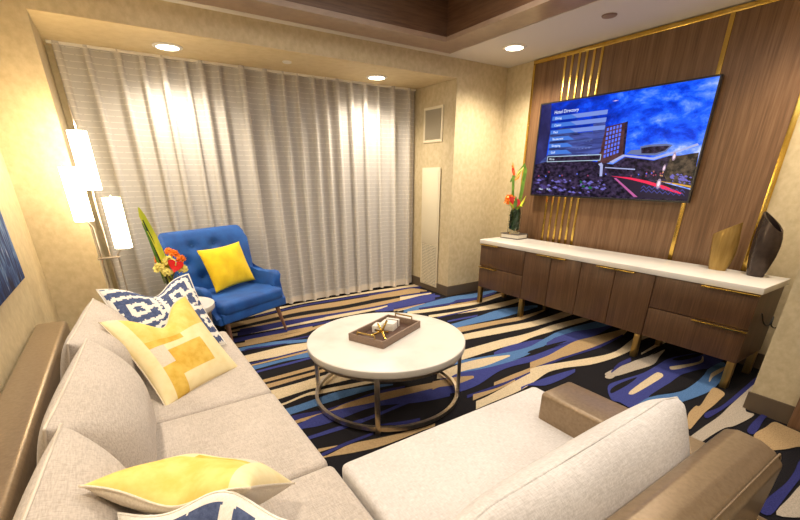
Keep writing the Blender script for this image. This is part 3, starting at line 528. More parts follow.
('flower2',[(3.346,1.413),(3.313,1.431),(3.273,1.409),(3.307,1.4)]),
('flower',[(3.048,1.403),(3.027,1.415),(3.0,1.399),(3.023,1.394)]),
('flower',[(2.849,1.374),(2.829,1.385),(2.804,1.37),(2.825,1.365)]),
('flower',[(2.746,1.484),(2.72,1.499),(2.686,1.48),(2.714,1.472)]),
('flower2',[(2.816,1.461),(2.789,1.477),(2.755,1.457),(2.784,1.449)]),
('flower',[(2.937,1.376),(2.911,1.39),(2.879,1.372),(2.906,1.365)]),
('green',[(2.855,1.491),(2.842,1.498),(2.825,1.486),(2.839,1.485)]),
('flower2',[(2.954,1.432),(2.935,1.443),(2.91,1.428),(2.931,1.424)]),
('flower',[(3.113,1.393),(3.079,1.412),(3.039,1.39),(3.074,1.38)]),
('green',[(2.821,1.421),(2.805,1.43),(2.783,1.416),(2.801,1.413)]),
('green',[(2.749,1.427),(2.721,1.443),(2.686,1.423),(2.715,1.415)]),
('flower2',[(2.876,1.444),(2.862,1.452),(2.845,1.44),(2.86,1.438)]),
('flower',[(2.585,1.46),(2.568,1.471),(2.546,1.456),(2.564,1.452)]),
('flower2',[(2.822,1.419),(2.805,1.428),(2.785,1.415),(2.802,1.412)]),
('flower',[(3.255,1.387),(3.227,1.402),(3.193,1.383),(3.222,1.376)]),
('flower2',[(3.384,1.409),(3.349,1.427),(3.308,1.405),(3.344,1.395)]),
('flower',[(2.848,1.461),(2.831,1.471),(2.81,1.457),(2.828,1.454)]),
('flower',[(1.848,1.517),(1.834,1.527),(1.815,1.513),(1.83,1.509)]),
('flower',[(1.943,1.529),(1.928,1.54),(1.908,1.525),(1.924,1.521)]),
('flower',[(1.947,1.543),(1.93,1.554),(1.908,1.539),(1.925,1.534)]),
('flower',[(1.822,1.482),(1.814,1.487),(1.803,1.478),(1.812,1.477)]),
('flower',[(1.778,1.483),(1.77,1.489),(1.757,1.479),(1.767,1.478)]),
('flower',[(1.857,1.489),(1.848,1.496),(1.835,1.485),(1.845,1.484)]),
('flower',[(1.815,1.507),(1.8,1.517),(1.78,1.503),(1.796,1.499)]),
('flower',[(1.821,1.49),(1.812,1.497),(1.799,1.486),(1.809,1.485)]),
('flower',[(1.87,1.54),(1.859,1.547),(1.845,1.536),(1.856,1.534)]),
('flower',[(1.821,1.516),(1.809,1.525),(1.793,1.512),(1.806,1.51)]),
('flower',[(1.867,1.496),(1.855,1.504),(1.839,1.492),(1.851,1.489)]),
('flower',[(1.786,1.534),(1.775,1.541),(1.76,1.53),(1.772,1.527)]),
('flower',[(1.857,1.538),(1.842,1.548),(1.822,1.534),(1.838,1.529)]),
('flower',[(1.873,1.514),(1.859,1.524),(1.839,1.51),(1.854,1.506)]),
('flower',[(1.878,1.527),(1.871,1.533),(1.86,1.523),(1.868,1.523)]),
('flower',[(1.867,1.522),(1.852,1.533),(1.83,1.518),(1.847,1.513)]),
('flower',[(1.847,1.531),(1.833,1.541),(1.813,1.527),(1.829,1.523)]),
('flower',[(1.788,1.5),(1.777,1.508),(1.761,1.496),(1.773,1.494)]),
('flower',[(1.841,1.521),(1.829,1.53),(1.811,1.517),(1.825,1.514)]),
('flower',[(1.928,1.485),(1.921,1.491),(1.909,1.481),(1.918,1.481)]),
('flower',[(1.937,1.554),(1.926,1.561),(1.91,1.549),(1.922,1.547)]),
('flower',[(1.849,1.51),(1.836,1.519),(1.817,1.506),(1.832,1.502)]),
('flower',[(1.864,1.556),(1.855,1.562),(1.841,1.552),(1.852,1.55)]),
('flower',[(1.83,1.542),(1.815,1.552),(1.794,1.538),(1.81,1.533)]),
('flower',[(1.947,1.536),(1.931,1.547),(1.91,1.532),(1.927,1.527)]),
('flower',[(1.838,1.511),(1.826,1.52),(1.808,1.507),(1.822,1.503)]),
('flower',[(1.928,1.546),(1.917,1.553),(1.901,1.542),(1.913,1.539)]),
('flower',[(1.921,1.502),(1.913,1.508),(1.902,1.498),(1.911,1.498)]),
('flower',[(1.901,1.557),(1.886,1.567),(1.865,1.553),(1.882,1.548)]),
('flower',[(1.924,1.525),(1.914,1.532),(1.901,1.521),(1.912,1.52)]),
('win',[(2.908,1.571),(2.893,1.571),(2.891,1.558),(2.906,1.558)]),
('win',[(3.125,1.553),(3.109,1.553),(3.106,1.539),(3.123,1.539)]),
('win',[(2.575,1.568),(2.562,1.568),(2.559,1.556),(2.573,1.556)]),
('win',[(2.119,1.576),(2.108,1.576),(2.105,1.565),(2.117,1.565)]),
('win',[(3.317,1.547),(3.299,1.547),(3.297,1.533),(3.314,1.533)]),
('warm',[(2.104,1.589),(2.093,1.589),(2.09,1.578),(2.102,1.578)]),
('pinkd',[(3.28,1.593),(3.263,1.593),(3.261,1.58),(3.278,1.58)]),
('pinkd',[(2.167,1.58),(2.155,1.58),(2.153,1.569),(2.164,1.569)]),
('pinkd',[(3.419,1.551),(3.401,1.551),(3.399,1.537),(3.417,1.537)]),
('pinkd',[(3.096,1.555),(3.079,1.555),(3.077,1.542),(3.093,1.542)]),
('pinkd',[(2.308,1.55),(2.296,1.55),(2.293,1.539),(2.306,1.539)]),
('pinkd',[(2.775,1.554),(2.761,1.554),(2.758,1.541),(2.773,1.541)]),
('pinkd',[(2.103,1.585),(2.092,1.585),(2.09,1.574),(2.101,1.574)]),
('pinkd',[(2.023,1.574),(2.012,1.574),(2.01,1.563),(2.021,1.563)]),
('pinkd',[(2.04,1.572),(2.029,1.572),(2.027,1.561),(2.038,1.561)]),
('win',[(2.239,1.563),(2.227,1.563),(2.225,1.552),(2.236,1.552)]),
('pinkd',[(2.098,1.555),(2.087,1.555),(2.084,1.544),(2.096,1.544)]),
('pinkd',[(2.166,1.551),(2.154,1.551),(2.152,1.54),(2.164,1.54)]),
('warm',[(2.036,1.555),(2.025,1.555),(2.022,1.544),(2.033,1.544)]),
('warm',[(2.021,1.551),(2.01,1.551),(2.007,1.541),(2.018,1.541)]),
('pinkd',[(2.08,1.56),(2.069,1.56),(2.066,1.549),(2.077,1.549)]),
('win',[(2.167,1.57),(2.155,1.57),(2.152,1.559),(2.164,1.559)]),
('warm',[(2.019,1.582),(2.008,1.582),(2.006,1.571),(2.017,1.571)]),
('pinkd',[(2.121,1.566),(2.11,1.566),(2.107,1.556),(2.119,1.556)]),
('zig',[(2.182,1.437),(2.161,1.462),(2.129,1.436),(2.128,1.43),(2.159,1.454),(2.18,1.431)]),
('zig',[(2.129,1.434),(2.109,1.459),(2.078,1.433),(2.076,1.426),(2.107,1.45),(2.127,1.427)]),
('zig',[(2.077,1.43),(2.058,1.455),(2.027,1.429),(2.025,1.423),(2.056,1.446),(2.076,1.423)]),
('zig',[(2.026,1.426),(2.008,1.451),(1.977,1.426),(1.976,1.419),(2.006,1.442),(2.025,1.42)]),
('zig',[(1.977,1.423),(1.958,1.447),(1.929,1.422),(1.927,1.416),(1.956,1.439),(1.975,1.416)]),
('zig',[(1.928,1.42),(1.91,1.444),(1.881,1.419),(1.879,1.412),(1.908,1.435),(1.926,1.413)]),
('zig',[(1.88,1.416),(1.863,1.44),(1.834,1.415),(1.832,1.409),(1.861,1.432),(1.879,1.41)]),
('zig',[(1.833,1.413),(1.816,1.436),(1.788,1.412),(1.786,1.406),(1.814,1.428),(1.832,1.407)]),
('zig',[(2.179,1.406),(2.159,1.431),(2.127,1.405),(2.125,1.398),(2.157,1.422),(2.178,1.399)]),
('zig',[(2.126,1.402),(2.106,1.428),(2.075,1.402),(2.073,1.395),(2.104,1.419),(2.125,1.396)]),
('zig',[(2.074,1.399),(2.055,1.424),(2.024,1.398),(2.023,1.392),(2.053,1.415),(2.073,1.392)]),
('zig',[(2.024,1.396),(2.005,1.42),(1.974,1.395),(1.973,1.389),(2.003,1.412),(2.022,1.389)]),
('zig',[(1.974,1.393),(1.956,1.417),(1.926,1.392),(1.924,1.386),(1.953,1.408),(1.972,1.386)]),
('zig',[(1.925,1.389),(1.907,1.414),(1.878,1.389),(1.876,1.383),(1.905,1.405),(1.923,1.383)]),
('zig',[(1.877,1.386),(1.86,1.41),(1.831,1.386),(1.829,1.38),(1.858,1.402),(1.875,1.38)]),
('zig',[(1.83,1.383),(1.813,1.407),(1.785,1.383),(1.783,1.377),(1.811,1.399),(1.828,1.377)])]
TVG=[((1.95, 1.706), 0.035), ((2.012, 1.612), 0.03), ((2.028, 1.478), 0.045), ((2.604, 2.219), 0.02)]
TVB=[[(3.324, 2.149), (2.672, 2.15), (2.666, 2.113), (3.32, 2.104)], [(3.322, 2.082), (2.669, 2.087), (2.664, 2.051), (3.317, 2.037)], [(3.319, 2.014), (2.666, 2.023), (2.661, 1.989), (3.315, 1.97)], [(3.316, 1.946), (2.663, 1.96), (2.658, 1.924), (3.312, 1.902)], [(3.314, 1.877), (2.66, 1.895), (2.656, 1.86), (3.31, 1.834)], [(3.311, 1.809), (2.657, 1.831), (2.653, 1.796), (3.308, 1.767)], [(3.312, 1.747), (2.657, 1.749), (2.651, 1.696), (3.313, 1.692)]]
TVT=[(3.305, 2.187), (3.019, 2.191), (3.378, 1.409), (3.244, 1.412)]

XL, XR, YB, YA, ZC, ZS = -0.62, 4.33, 4.148, 5.05, 2.765, 2.577
vs, fs, mi = [], [], []
vs += [(-0.75, -2.6, 0), (4.45, -2.6, 0), (4.45, 5.2, 0), (-0.75, 5.2, 0), (-0.75, -2.6, -.05), (4.45, -2.6, -.05), (4.45, 5.2, -.05), (-0.75, 5.2, -.05)]
fs += [[0, 1, 2, 3], [7, 6, 5, 4], [0, 4, 5, 1], [1, 5, 6, 2], [2, 6, 7, 3], [3, 7, 4, 0]]; mi += [0]*6
random.seed(7)
yy = -0.35
zi = 1
def floorpoly(pts, c_):
    global zi
    z = 0.00006*zi; zi += 1
    b0 = len(vs); vs.extend([(x, y, z) for x, y in pts]); fs.append(list(range(b0, b0+len(pts)))); mi.append(c_)
while yy > -2.5:
    wd = random.uniform(.03, .13); pts_t, pts_b = [], []
    for k in range(13):
        x = -0.6+k*0.335; f = .35+.65*math.sin(PI*(k+.5)/13); y = yy+0.12*math.sin(x*1.3+yy)+.10*x*.3
        pts_t.append((x, y+wd*f/2)); pts_b.append((x, y-wd*f/2))
    floorpoly(pts_t+pts_b[::-1], random.choice([1, 1, 2, 4, 5, 6, 3])); yy -= wd*random.uniform(1.0, 1.7)
def cr(P_, closed):
    out = []; n_ = len(P_)
    for i in range(n_ if closed else n_-1):
        g_ = (lambda k: P_[k % n_]) if closed else (lambda k: P_[max(0, min(n_-1, k))])
        a, b_, c_, d = g_(i-1), g_(i), g_(i+1), g_(i+2)
        for k in range(4):
            s_ = k/4; out.append(tuple(0.5*(2*b_[x]+(c_[x]-a[x])*s_+(2*a[x]-5*b_[x]+4*c_[x]-d[x])*s_*s_+(3*b_[x]-a[x]-3*c_[x]+d[x])*s_**3) for x in (0, 1)))
    if not closed: out.append(P_[-1])
    return out
for c_, kind, pts in CARPET:
    h_ = len(pts)//2
    floorpoly(cr(pts[:h_], False)+cr(pts[h_:], False) if kind else cr(pts, True), c_)
floor = struct(mesh('floor', vs, fs, CM, mi=mi, smooth=False))

struct(box('wall_left', XL-.1, XL, -2.6, YB+.1, 0, 3.2, M['wallpaper']))
bm = bmesh.new()  # back wall with the curtain alcove opening
AX0, AX1 = -0.245, 3.526
add_box(bm, XL, AX0, YB, YB+.1, 0, ZC); add_box(bm, AX1, XR, YB, YB+.1, 0, ZC); add_box(bm, AX0, AX1, YB, YB+.1, ZS, ZC)
struct(bmo('wall_back', bm, M['wallpaper'], smooth=False))
struct(box('wall_alcove_left', AX0-.1, AX0, YB+.1, YA, 0, ZS, M['wallpaper']))
struct(box('wall_alcove_right', AX1, AX1+.1, YB+.1, YA, 0, ZS, M['wallpaper']))
struct(box('wall_alcove_back', AX0-.1, AX1+.1, YA+.06, YA+.12, 0, ZS+.02, M['wallpaper']))
struct(box('ceiling_alcove', AX0-.1, AX1+.1, YB+.1, YA+.1, ZS, ZS+.08, M['soffit']))
bm = bmesh.new(); add_box(bm, AX0, AX1, YB, YB+.1, ZS-.004, ZS)
struct(bmo('trim_1', bm, M['soffit']))
struct(box('wall_right', XR, XR+.1, .70, YB+.1, 0, ZC+.1, M['wallpaper']))
struct(box('wall_right_near', 3.45, 4.45, -2.6, .70, 0, ZC, M['wallpaper']))
struct(box('wall_front', XL-.1, 4.45, -2.7, -2.6, 0, 3.2, M['wallpaper']))
# ceiling: white ring round a wooden tray
TX0, TX1, TY0, TY1 = 0.06, 3.34, -2.2, 4.07
bm = bmesh.new()
add_box(bm, XL, TX0, -2.6, YB+.05, ZC, ZC+.06); add_box(bm, TX1, XR+.1, -2.6, YB+.05, ZC, ZC+.06); add_box(bm, TX0, TX1, TY1, YB+.05, ZC, ZC+.06); add_box(bm, TX0, TX1, -2.6, TY0, ZC, ZC+.06)
struct(bmo('ceiling', bm, M['ceiling'], smooth=False))
lp = .30
bm = bmesh.new()
zt = ZC+.004
for (a0, a1, b0, b1) in ((TX0, TX1, TY1-lp, TY1), (TX1-lp, TX1, TY0+lp, TY1-lp), (TX0, TX0+lp, TY0+lp, TY1-lp), (TX0, TX1, TY0, TY0+lp)):
    add_box(bm, a0, a1, b0, b1, zt, zt+.04)
struct(bmo('trim_2', bm, M['lip_wood'], smooth=False))
bm = bmesh.new()
add_box(bm, TX0+lp-.03, TX1-lp+.03, TY1-lp, TY1-lp+.03, zt+.04, 3.15); add_box(bm, TX1-lp, TX1-lp+.03, TY0+lp, TY1-lp, zt+.04, 3.15)
add_box(bm, TX0+lp-.03, TX0+lp, TY0+lp, TY1-lp, zt+.04, 3.15); add_box(bm, TX0+lp-.03, TX1-lp+.03, TY0+lp-.03, TY0+lp, zt+.04, 3.15)
struct(bmo('trim_3', bm, M['tray_wood'], smooth=False))
struct(box('ceiling_tray', TX0+lp-.05, TX1-lp+.05, TY0+lp-.05, TY1-lp+.05, 3.15, 3.2, M['ceiling']))
# baseboards
bh = .135
struct(prism('baseboard_alcove', [(AX1-.012, YA), (AX1-.012, YB-.012), (XR, YB-.012), (XR, YB), (AX1, YB), (AX1, YA)], 0, bh, M['baseboard']))
struct(box('baseboard_right', XR-.012, XR, .70, YB-.012, 0, bh, M['baseboard']))
struct(box('baseboard_near', 3.438, 3.45, .455, .712, 0, bh, M['baseboard']))
struct(box('baseboard_left', XL, XL+.012, -2.6, YB, 0, bh, M['baseboard']))
struct(prism('baseboard_back', [(XL, YB-.012), (AX0+.012, YB-.012), (AX0+.012, YA), (AX0, YA), (AX0, YB), (XL, YB)], 0, bh, M['baseboard']))
# window behind the curtain
wf = box('window_1', AX0+.15, AX1-.15, YA+.045, YA+.055, .1, 2.45, M['night_glass']); struct(wf)
bm = bmesh.new()
for x in (AX0+.12, 1.0, 2.25, AX1-.2): add_box(bm, x, x+.05, YA+.0, YA+.05, .08, 2.48)
for z in (.06, 2.44): add_box(bm, AX0+.12, AX1-.15, YA+.0, YA+.05, z, z+.05)
bmo('window_frame', bm, M['black'], wf, smooth=False)
# door frame at the right edge
df = struct(box('door_1', 3.405, 3.45, .33, .455, 0, 2.1, M['door_wood'], bev=.004))
box('door_leaf', 3.425, 3.45, -.55, .33, 0.01, 2.1, M['door_wood'], df)
# curtain
random.seed(11)
def curtain():
    pts, u, x = [], 0.0, AX0+.03; prof = []
    k = 0
    while x < AX1-.02:
        wd = random.uniform(.13, .25); am = random.uniform(.026, .045)
        prof.append((x, wd, am)); x += wd
    xs = []
    for (x, wd, am) in prof:
        for j in range(14):
            t = j/14; xx_ = x+wd*t
            if t < .58:                  # rounded fold standing out of the flat sheer
                a = math.radians(-128+256*t/.58); r_ = am*.72
                xx_ = x+wd*.27+r_*1.05*math.sin(a); yv = 4.975-r_*1.25*(math.cos(a)+.62)
            else:
                q = (t-.58)/.42; xa = x+wd*.27+am*.72*1.05*.788; xx_ = xa+(x+wd+wd*.27-am*.8-xa)*q*.9; yv = 4.977+.008*math.sin(q*PI)
            xs.append((max(AX0+.012, min(xx_, AX1-.014)), yv + .012*math.sin(x*3)))
    zs = [0.022, .05, .10, .102, .5, 1.0, 1.5, 2.0, 2.4, ZS-.002]
    return xs, zs
xs, zs = curtain()
vs, uvs = [], []
us = [0]
for a_, b_ in zip(xs, xs[1:]): us.append(us[-1]+math.hypot(b_[0]-a_[0], b_[1]-a_[1]))
nz, nx = len(zs), len(xs)
rs = random.Random(3); ph = [rs.uniform(-1, 1) for _ in range(nx)]
for i, (x, y) in enumerate(xs):
    for j, z in enumerate(zs):
        sway = .010*math.sin(x*5+z*1.1)*(1-z/ZS); vs.append((min(x+sway, AX1-.013), y+.012*math.sin(x*7.3)*(1-z/ZS), z+(.008*math.sin(x*9) if j == 0 else 0)))
fs, mi = [], []
for i in range(nx-1):
    for j in range(nz-1): fs.append([i*nz+j, (i+1)*nz+j, (i+1)*nz+j+1, i*nz+j+1])
me = bpy.data.meshes.new('curtain'); me.from_pydata(vs, [], fs); me.materials.append(M['curtain'])
ul = me.uv_layers.new(name='uv')
for lo_ in me.loops:
    v = lo_.vertex_index; ul.data[lo_.index].uv = (us[v//nz], vs[v][2])
for p in me.polygons: p.use_smooth = True
cu = place(bpy.data.objects.new('curtain', me)); tag(cu, 'floor length pleated sheer cream curtain with fine dashed weave across the alcove', 'curtain')
hv, hf = [], []
for i, (x, y) in enumerate(xs):
    for j in range(3):
        q = vs[i*nz+j]; hv.append((q[0], q[1]-.003, q[2]-.001))
for i in range(nx-1):
    for j in range(2): hf.append([i*3+j, i*3+3+j, i*3+4+j, i*3+1+j])
mesh('hem', hv, hf, M['hem'], cu, angle=180)
box('curtain_track', AX0+.02, AX1-.02, 4.93, 4.96, ZS-.02, ZS-.001, M['trim_white'], cu)

# ---------------------------------------------------------------- feature panel on the right wall
px0, px1 = 4.30, 4.33
pn = box('wall_panel', px0, XR-.001, 1.225, 3.69, .0, 2.715, M['panel_wood'])
tag(pn, 'floor to ceiling walnut feature panel behind the television', 'wall panel')
def gold_bar(name, y0, y1, z0, z1, t=.008):
    return box(name, px0-t, px0+.004, y0, y1, z0, z1, M['gold'], pn, bev=.003)
gold_bar('top_trim', 1.19, 3.72, 2.715, 2.755)
gold_bar('side_trim', 3.69, 3.72, .02, 2.715); gold_bar('side_trim', 1.19, 1.228, .02, 2.715)
for k in range(6): 
    y = 3.292-.0835*k; gold_bar('gold_strip', y-.014, y+.014, .02, 2.715)
gold_bar('gold_strip', 1.780, 1.815, .02, 2.715)

# ---------------------------------------------------------------- vents
def vents():
    t = empty('return_air_grille', (AX1, 4.565, 1.94), 0, 'small square cream framed air grille high on the alcove side wall', 'air vent')
    bm = bmesh.new()
    for a in ((-.195, .195, 0, .03), (-.195, .195, .37, .40), (-.195, -.165, .03, .37), (.165, .195, .03, .37)): add_box(bm, -.014, -.001, a[0], a[1], a[2], a[3], .003)
    bmo('frame', bm, M['white_paint'], t)
    box('backing', -.004, -.001, -.165, .165, .03, .37, M['vent_dark'], t)
    bm = bmesh.new()
    for k in range(24):
        y = -.158+k*.0137; add_box(bm, -.010, -.005, y, y+.004, .03, .37)
    bmo('slats', bm, M['lattice'], t)
    t = empty('wall_access_panel', (AX1, 4.565, .07), 0, 'tall cream wall panel with lattice grille at its foot beside the curtain', 'air vent')
    bm = bmesh.new(); add_box(bm, -.02, -.013, -.195, .195, 0, 1.575, .004)
    bmo('frame', bm, M['white_paint'], t)
    box('door', -.026, -.021, -.172, .172, .60, 1.55, M['white_paint'], t, bev=.002)
    box('backing', -.022, -.0205, -.165, .165, .02, .585, M['vent_dark'], t)
    bm = bmesh.new()
    for k in range(27):
        z = .025+k*.021; add_box(bm, -.027, -.023, -.165, .165, z, z+.010)
    for k in range(12):
        y = -.16+k*.0285; add_box(bm, -.0275, -.0235, y, y+.006, .02, .585)
    bmo('grille', bm, M['white_paint'], t)
vents()

# ---------------------------------------------------------------- ceiling fixtures
LB = {0: 'glowing round recessed light in the alcove soffit at its left end', 1: 'glowing round recessed light in the alcove soffit at its right end', 2: 'glowing round recessed light in the white ceiling near the gold trimmed panel',
      3: 'round recessed light in the white ceiling near the doorway', 4: 'unseen recessed light added above the middle of the left wall', 5: 'unseen recessed light added above the sofa corner'}
for i, (x, y, z, pw) in enumerate(DOWN):
    t = empty('recessed_light', (x, y, z), 0, LB[i], 'ceiling light', 'recessed ceiling lights')
    lathe('trim_ring', 0, 0, [(.088, -.002), (.118, -.002), (.118, -.008), (.09, -.014), (.088, -.002)], M['trim_white'], t)
    lathe('lens', 0, 0, [(0, -.010), (.090, -.008), (.090, -.001), (0, -.001)], M['downlight'], t)
    li = bpy.data.lights.new('recessed_bulb', 'SPOT'); li.energy = pw*7; li.color = WARM; li.spot_size = 2.5; li.spot_blend = 0.9; li.shadow_soft_size = .07
    lo_ = bpy.data.objects.new('recessed_bulb', li); C.objects.link(lo_); lo_.location = (0, 0, -.03); lo_.parent = t
t = lathe('sprinkler_cover', 3.69, 2.46, [(0, ZC-.012), (.055, ZC-.010), (.06, ZC-.001), (0, ZC-.001)], M['tray_leather']); tag(t, 'small round sprinkler cover plate in white ceiling above television', 'sprinkler cover')
t = lathe('smoke_sensor', 1.66, 4.52, [(0, ZS-.014), (.04, ZS-.012), (.045, ZS-.001), (0, ZS-.001)], M['trim_white']); tag(t, 'tiny round sensor disc in the alcove soffit above the curtain', 'sensor')

# ---------------------------------------------------------------- television
def television():
    t = empty('television', (4.25, 2.6175, 1.81), 0, 'large wall mounted flat screen television showing a hotel directory', 'television')
    box('bezel', -.012, .02, -.881, .881, -.488, .488, M['black'], t, bev=.004)
    box('wall_bracket', .02, .048, -.3, .3, -.2, .2, M['black'], t)
    bm = bmesh.new()
    for a in ((-.881, .881, -.488, -.473), (-.881, .881, .475, .488), (-.881, -.868, -.474, .476), (.868, .881, -.474, .476)): add_box(bm, -.019, -.011, a[0], a[1], a[2], a[3])
    bmo('screen_frame', bm, M['black'], t, smooth=False)
    oy, oz = 2.6175, 1.81
    m, n, l, b = nt('screen sky'); b.inputs['Base Color'].default_value = (0, 0, 0, 1); b.inputs['Roughness'].default_value = 0.2
    v = coords(n, l, (1, 1.2, 2.2), rot=(.5, 0, 0)); f = noise(n, l, v, 2.4, 9, 0.66, 0.2)
    sx_ = n.new('ShaderNodeSeparateXYZ'); tc = n.new('ShaderNodeTexCoord'); l.new(tc.outputs['Object'], sx_.inputs[0])
    s_ = math_(n, l, 'SUBTRACT', math_(n, l, 'MULTIPLY', sx_.outputs[1], -0.10), math_(n, l, 'MULTIPLY', sx_.outputs[2], 0.16))
    s_ = math_(n, l, 'ADD', math_(n, l, 'ADD', f, s_), 0.045)
    r_ = ramp(n, l, s_, [(0.40, (0.001, 0.014, 0.24)), (0.50, (0.002, 0.035, 0.52)), (0.58, (0.010, 0.09, 0.78)), (0.66, (0.09, 0.20, 0.72)), (0.78, (0.50, 0.55, 0.85))])
    l.new(r_, b.inputs['Emission Color']); b.inputs['Emission Strength'].default_value = 1.25
    cols = {'dusk': (0.035, 0.025, 0.12), 'glass': (0.035, 0.05, 0.20), 'glass2': (0.05, 0.07, 0.30), 'brown': (0.085, 0.03, 0.035), 'dark': (0.012, 0.008, 0.02), 'tree': (0.06, 0.045, 0.03), 'steel': (0.12, 0.15, 0.30), 'line': (0.35, 0.38, 0.65),
            'road': (0.018, 0.012, 0.03), 'red': (0.8, 0.02, 0.08), 'yellow': (0.6, 0.32, 0.05), 'pink': (0.45, 0.10, 0.30), 'win': (0.10, 0.16, 0.85), 'dim': (0.16, 0.20, 0.50), 'flower': (0.14, 0.12, 0.45), 'flower2': (0.06, 0.04, 0.16),
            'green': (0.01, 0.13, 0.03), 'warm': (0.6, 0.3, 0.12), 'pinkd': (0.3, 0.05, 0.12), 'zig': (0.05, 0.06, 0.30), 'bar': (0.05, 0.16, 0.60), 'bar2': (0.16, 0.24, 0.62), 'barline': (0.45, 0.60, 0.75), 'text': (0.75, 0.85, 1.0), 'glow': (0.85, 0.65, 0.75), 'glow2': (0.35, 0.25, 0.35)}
    keys = list(cols); mats_ = [m]+[emit('screen '+k, cols[k], 1.0) for k in keys]
    for nm, c1, c2, vs_, sc in (('dark', (0.003, 0.002, 0.008), (0.045, 0.028, 0.075), (1, 1, 1.6), 22), ('tree', (0.012, 0.010, 0.010), (0.11, 0.075, 0.05), (1, 1, 1.2), 20), ('dusk', (0.012, 0.012, 0.07), (0.03, 0.03, 0.16), (1, 1, 1), 3),
                            ('glass', (0.012, 0.018, 0.09), (0.08, 0.12, 0.40), (1, .6, 6), 7), ('brown', (0.05, 0.018, 0.022), (0.10, 0.04, 0.05), (1, 1, 1), 14), ('glass2', (0.03, 0.04, 0.17), (0.07, 0.10, 0.40), (1, .5, 5), 6)):
        q = mats_[1+keys.index(nm)]; n, l, b = q.node_tree.nodes, q.node_tree.links, q.node_tree.nodes['Principled BSDF']
        l.new(ramp(n, l, noise(n, l, coords(n, l, vs_), sc, 4, .6), [(.40, c1), (.66, c2)]), b.inputs['Emission Color'])
    for q in mats_: q.node_tree.nodes['Principled BSDF'].inputs['Specular IOR Level'].default_value = 0.12
    for q in mats_[1:]: q.node_tree.nodes['Principled BSDF'].inputs['Base Color'].default_value = (0, 0, 0, 1)
    vs, fs, mi = [(-.0125, -.871, -.476), (-.0125, .871, -.476), (-.0125, .871, .478), (-.0125, -.871, .478)], [[0, 1, 2, 3]], [0]
    zi = [0]
    def poly(pts, k):
        zi[0] += 1; x = -.0128-.000012*zi[0]; b0 = len(vs)
        vs.extend([(x, max(-.871, min(.871, y-oy)), max(-.476, min(.478, z-oz))) for y, z in pts]); fs.append(list(range(b0, b0+len(pts)))); mi.append(1+keys.index(k))
    for k, pts in TVP: poly(pts, k)
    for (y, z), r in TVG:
        ex = 3.2 if z > 2.2 else 1  # the wide flat spot is a light's reflection painted on the screen
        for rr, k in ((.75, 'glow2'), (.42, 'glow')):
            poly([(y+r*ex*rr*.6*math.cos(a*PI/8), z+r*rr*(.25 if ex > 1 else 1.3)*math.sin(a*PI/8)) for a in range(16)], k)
    for k in range(6):
        z = 2.152-.0682*k; poly([(3.318, z), (2.668, z), (2.668, z-.04), (3.318, z-.04)], 'bar'); poly([(3.08, z), (2.668, z), (2.668, z-.04), (3.0, z-.04)], 'bar2' if k < 3 else 'glass2')
    poly([(3.318, 1.75), (2.655, 1.75), (2.655, 1.692), (3.318, 1.692)], 'barline'); poly([(3.311, 1.744), (2.662, 1.744), (2.662, 1.698), (3.311, 1.698)], 'dark')
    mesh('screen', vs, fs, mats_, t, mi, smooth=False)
    def text(s, y, z, size):
        cu_ = bpy.data.curves.new('t', 'FONT'); cu_.body = s; cu_.size = size; cu_.align_x = 'LEFT'; cu_.align_y = 'CENTER'
        o = bpy.data.objects.new('t', cu_); C.objects.link(o); bpy.context.view_layer.update()
        me = bpy.data.meshes.new_from_object(o.evaluated_get(bpy.context.evaluated_depsgraph_get())); bpy.data.objects.remove(o)
        me.materials.clear(); me.materials.append(mats_[1+keys.index('text')])
        q = place(bpy.data.objects.new('screen_text', me), t); q.matrix_local = Matrix(((0, 0, -1, -.0165), (-1, 0, 0, y-oy), (0, 1, 0, z-oz), (0, 0, 0, 1)))
    text('Hotel Directory', 3.30, 2.19, .046)
    for k, s in enumerate(('Dining', 'Casino', 'Pool', 'Restaurant', 'Shopping', 'Golf')): text(s, 3.28, 2.130-.0682*k, .032)
    text('More', 3.285, 1.720, .030); text('Menu', 3.38, 1.40, .026); text('Back', 3.27, 1.402, .026)
television()

# ---------------------------------------------------------------- console
def console():
    t = empty('media_console', (3.66, 0, 0), 0, 'long walnut media console with white stone top and brass legs', 'console')
    Y0, Y1 = .885, 3.70; D_ = .50; zb, zt = .222, .770
    box('carcass', .022, D_+.01, Y0+.004, Y1-.004, zb, zt, M['console_wood'], t)
    box('stone_top', -.012, D_+.028, Y0-.012, Y1+.012, zt, zt+.048, M['quartz'], t, bev=.004)
    g_ = .0035
    def front(name, y0, y1, z0, z1): return box(name, 0, .021, y0+g_, y1-g_, z0+g_, z1-g_, M['console_wood'], t, bev=.0015)
    def pull(par, y0, y1, z): box('pull_handle', -.026, .006, y0, y1, z-.012, z-.002, M['gold'], par, bev=.0015)
    zm = .49
    for (a, b_, h0, h1) in ((3.0, Y1, 3.40, 3.69), (Y0, 1.60, .885, 1.25)):
        for (z0, z1) in ((zm, zt), (zb, zm)):
            d = front('drawer', a, b_, z0, z1); pull(d, h0, h1, z1-.004)
    ys = [3.0, 2.65, 2.30, 1.95, 1.60]
    for k in range(4):
        d = front('cabinet_door', ys[k+1], ys[k], zb, zt)
        if k % 2 == 0: pull(d, ys[k+1]+.005, ys[k+1]+.18, zt-.004)
        else: pull(d, ys[k]-.18, ys[k]-.005, zt-.004)
    for y in (Y1-.03, 2.985, 1.635, Y0+.035):
        for x in (.0, D_-.04):
            bm = bmesh.new(); add_box(bm, x, x+.05, y-.025, y+.025, 0, zb, .003); bmo('leg', bm, M['brass'], t)
console()
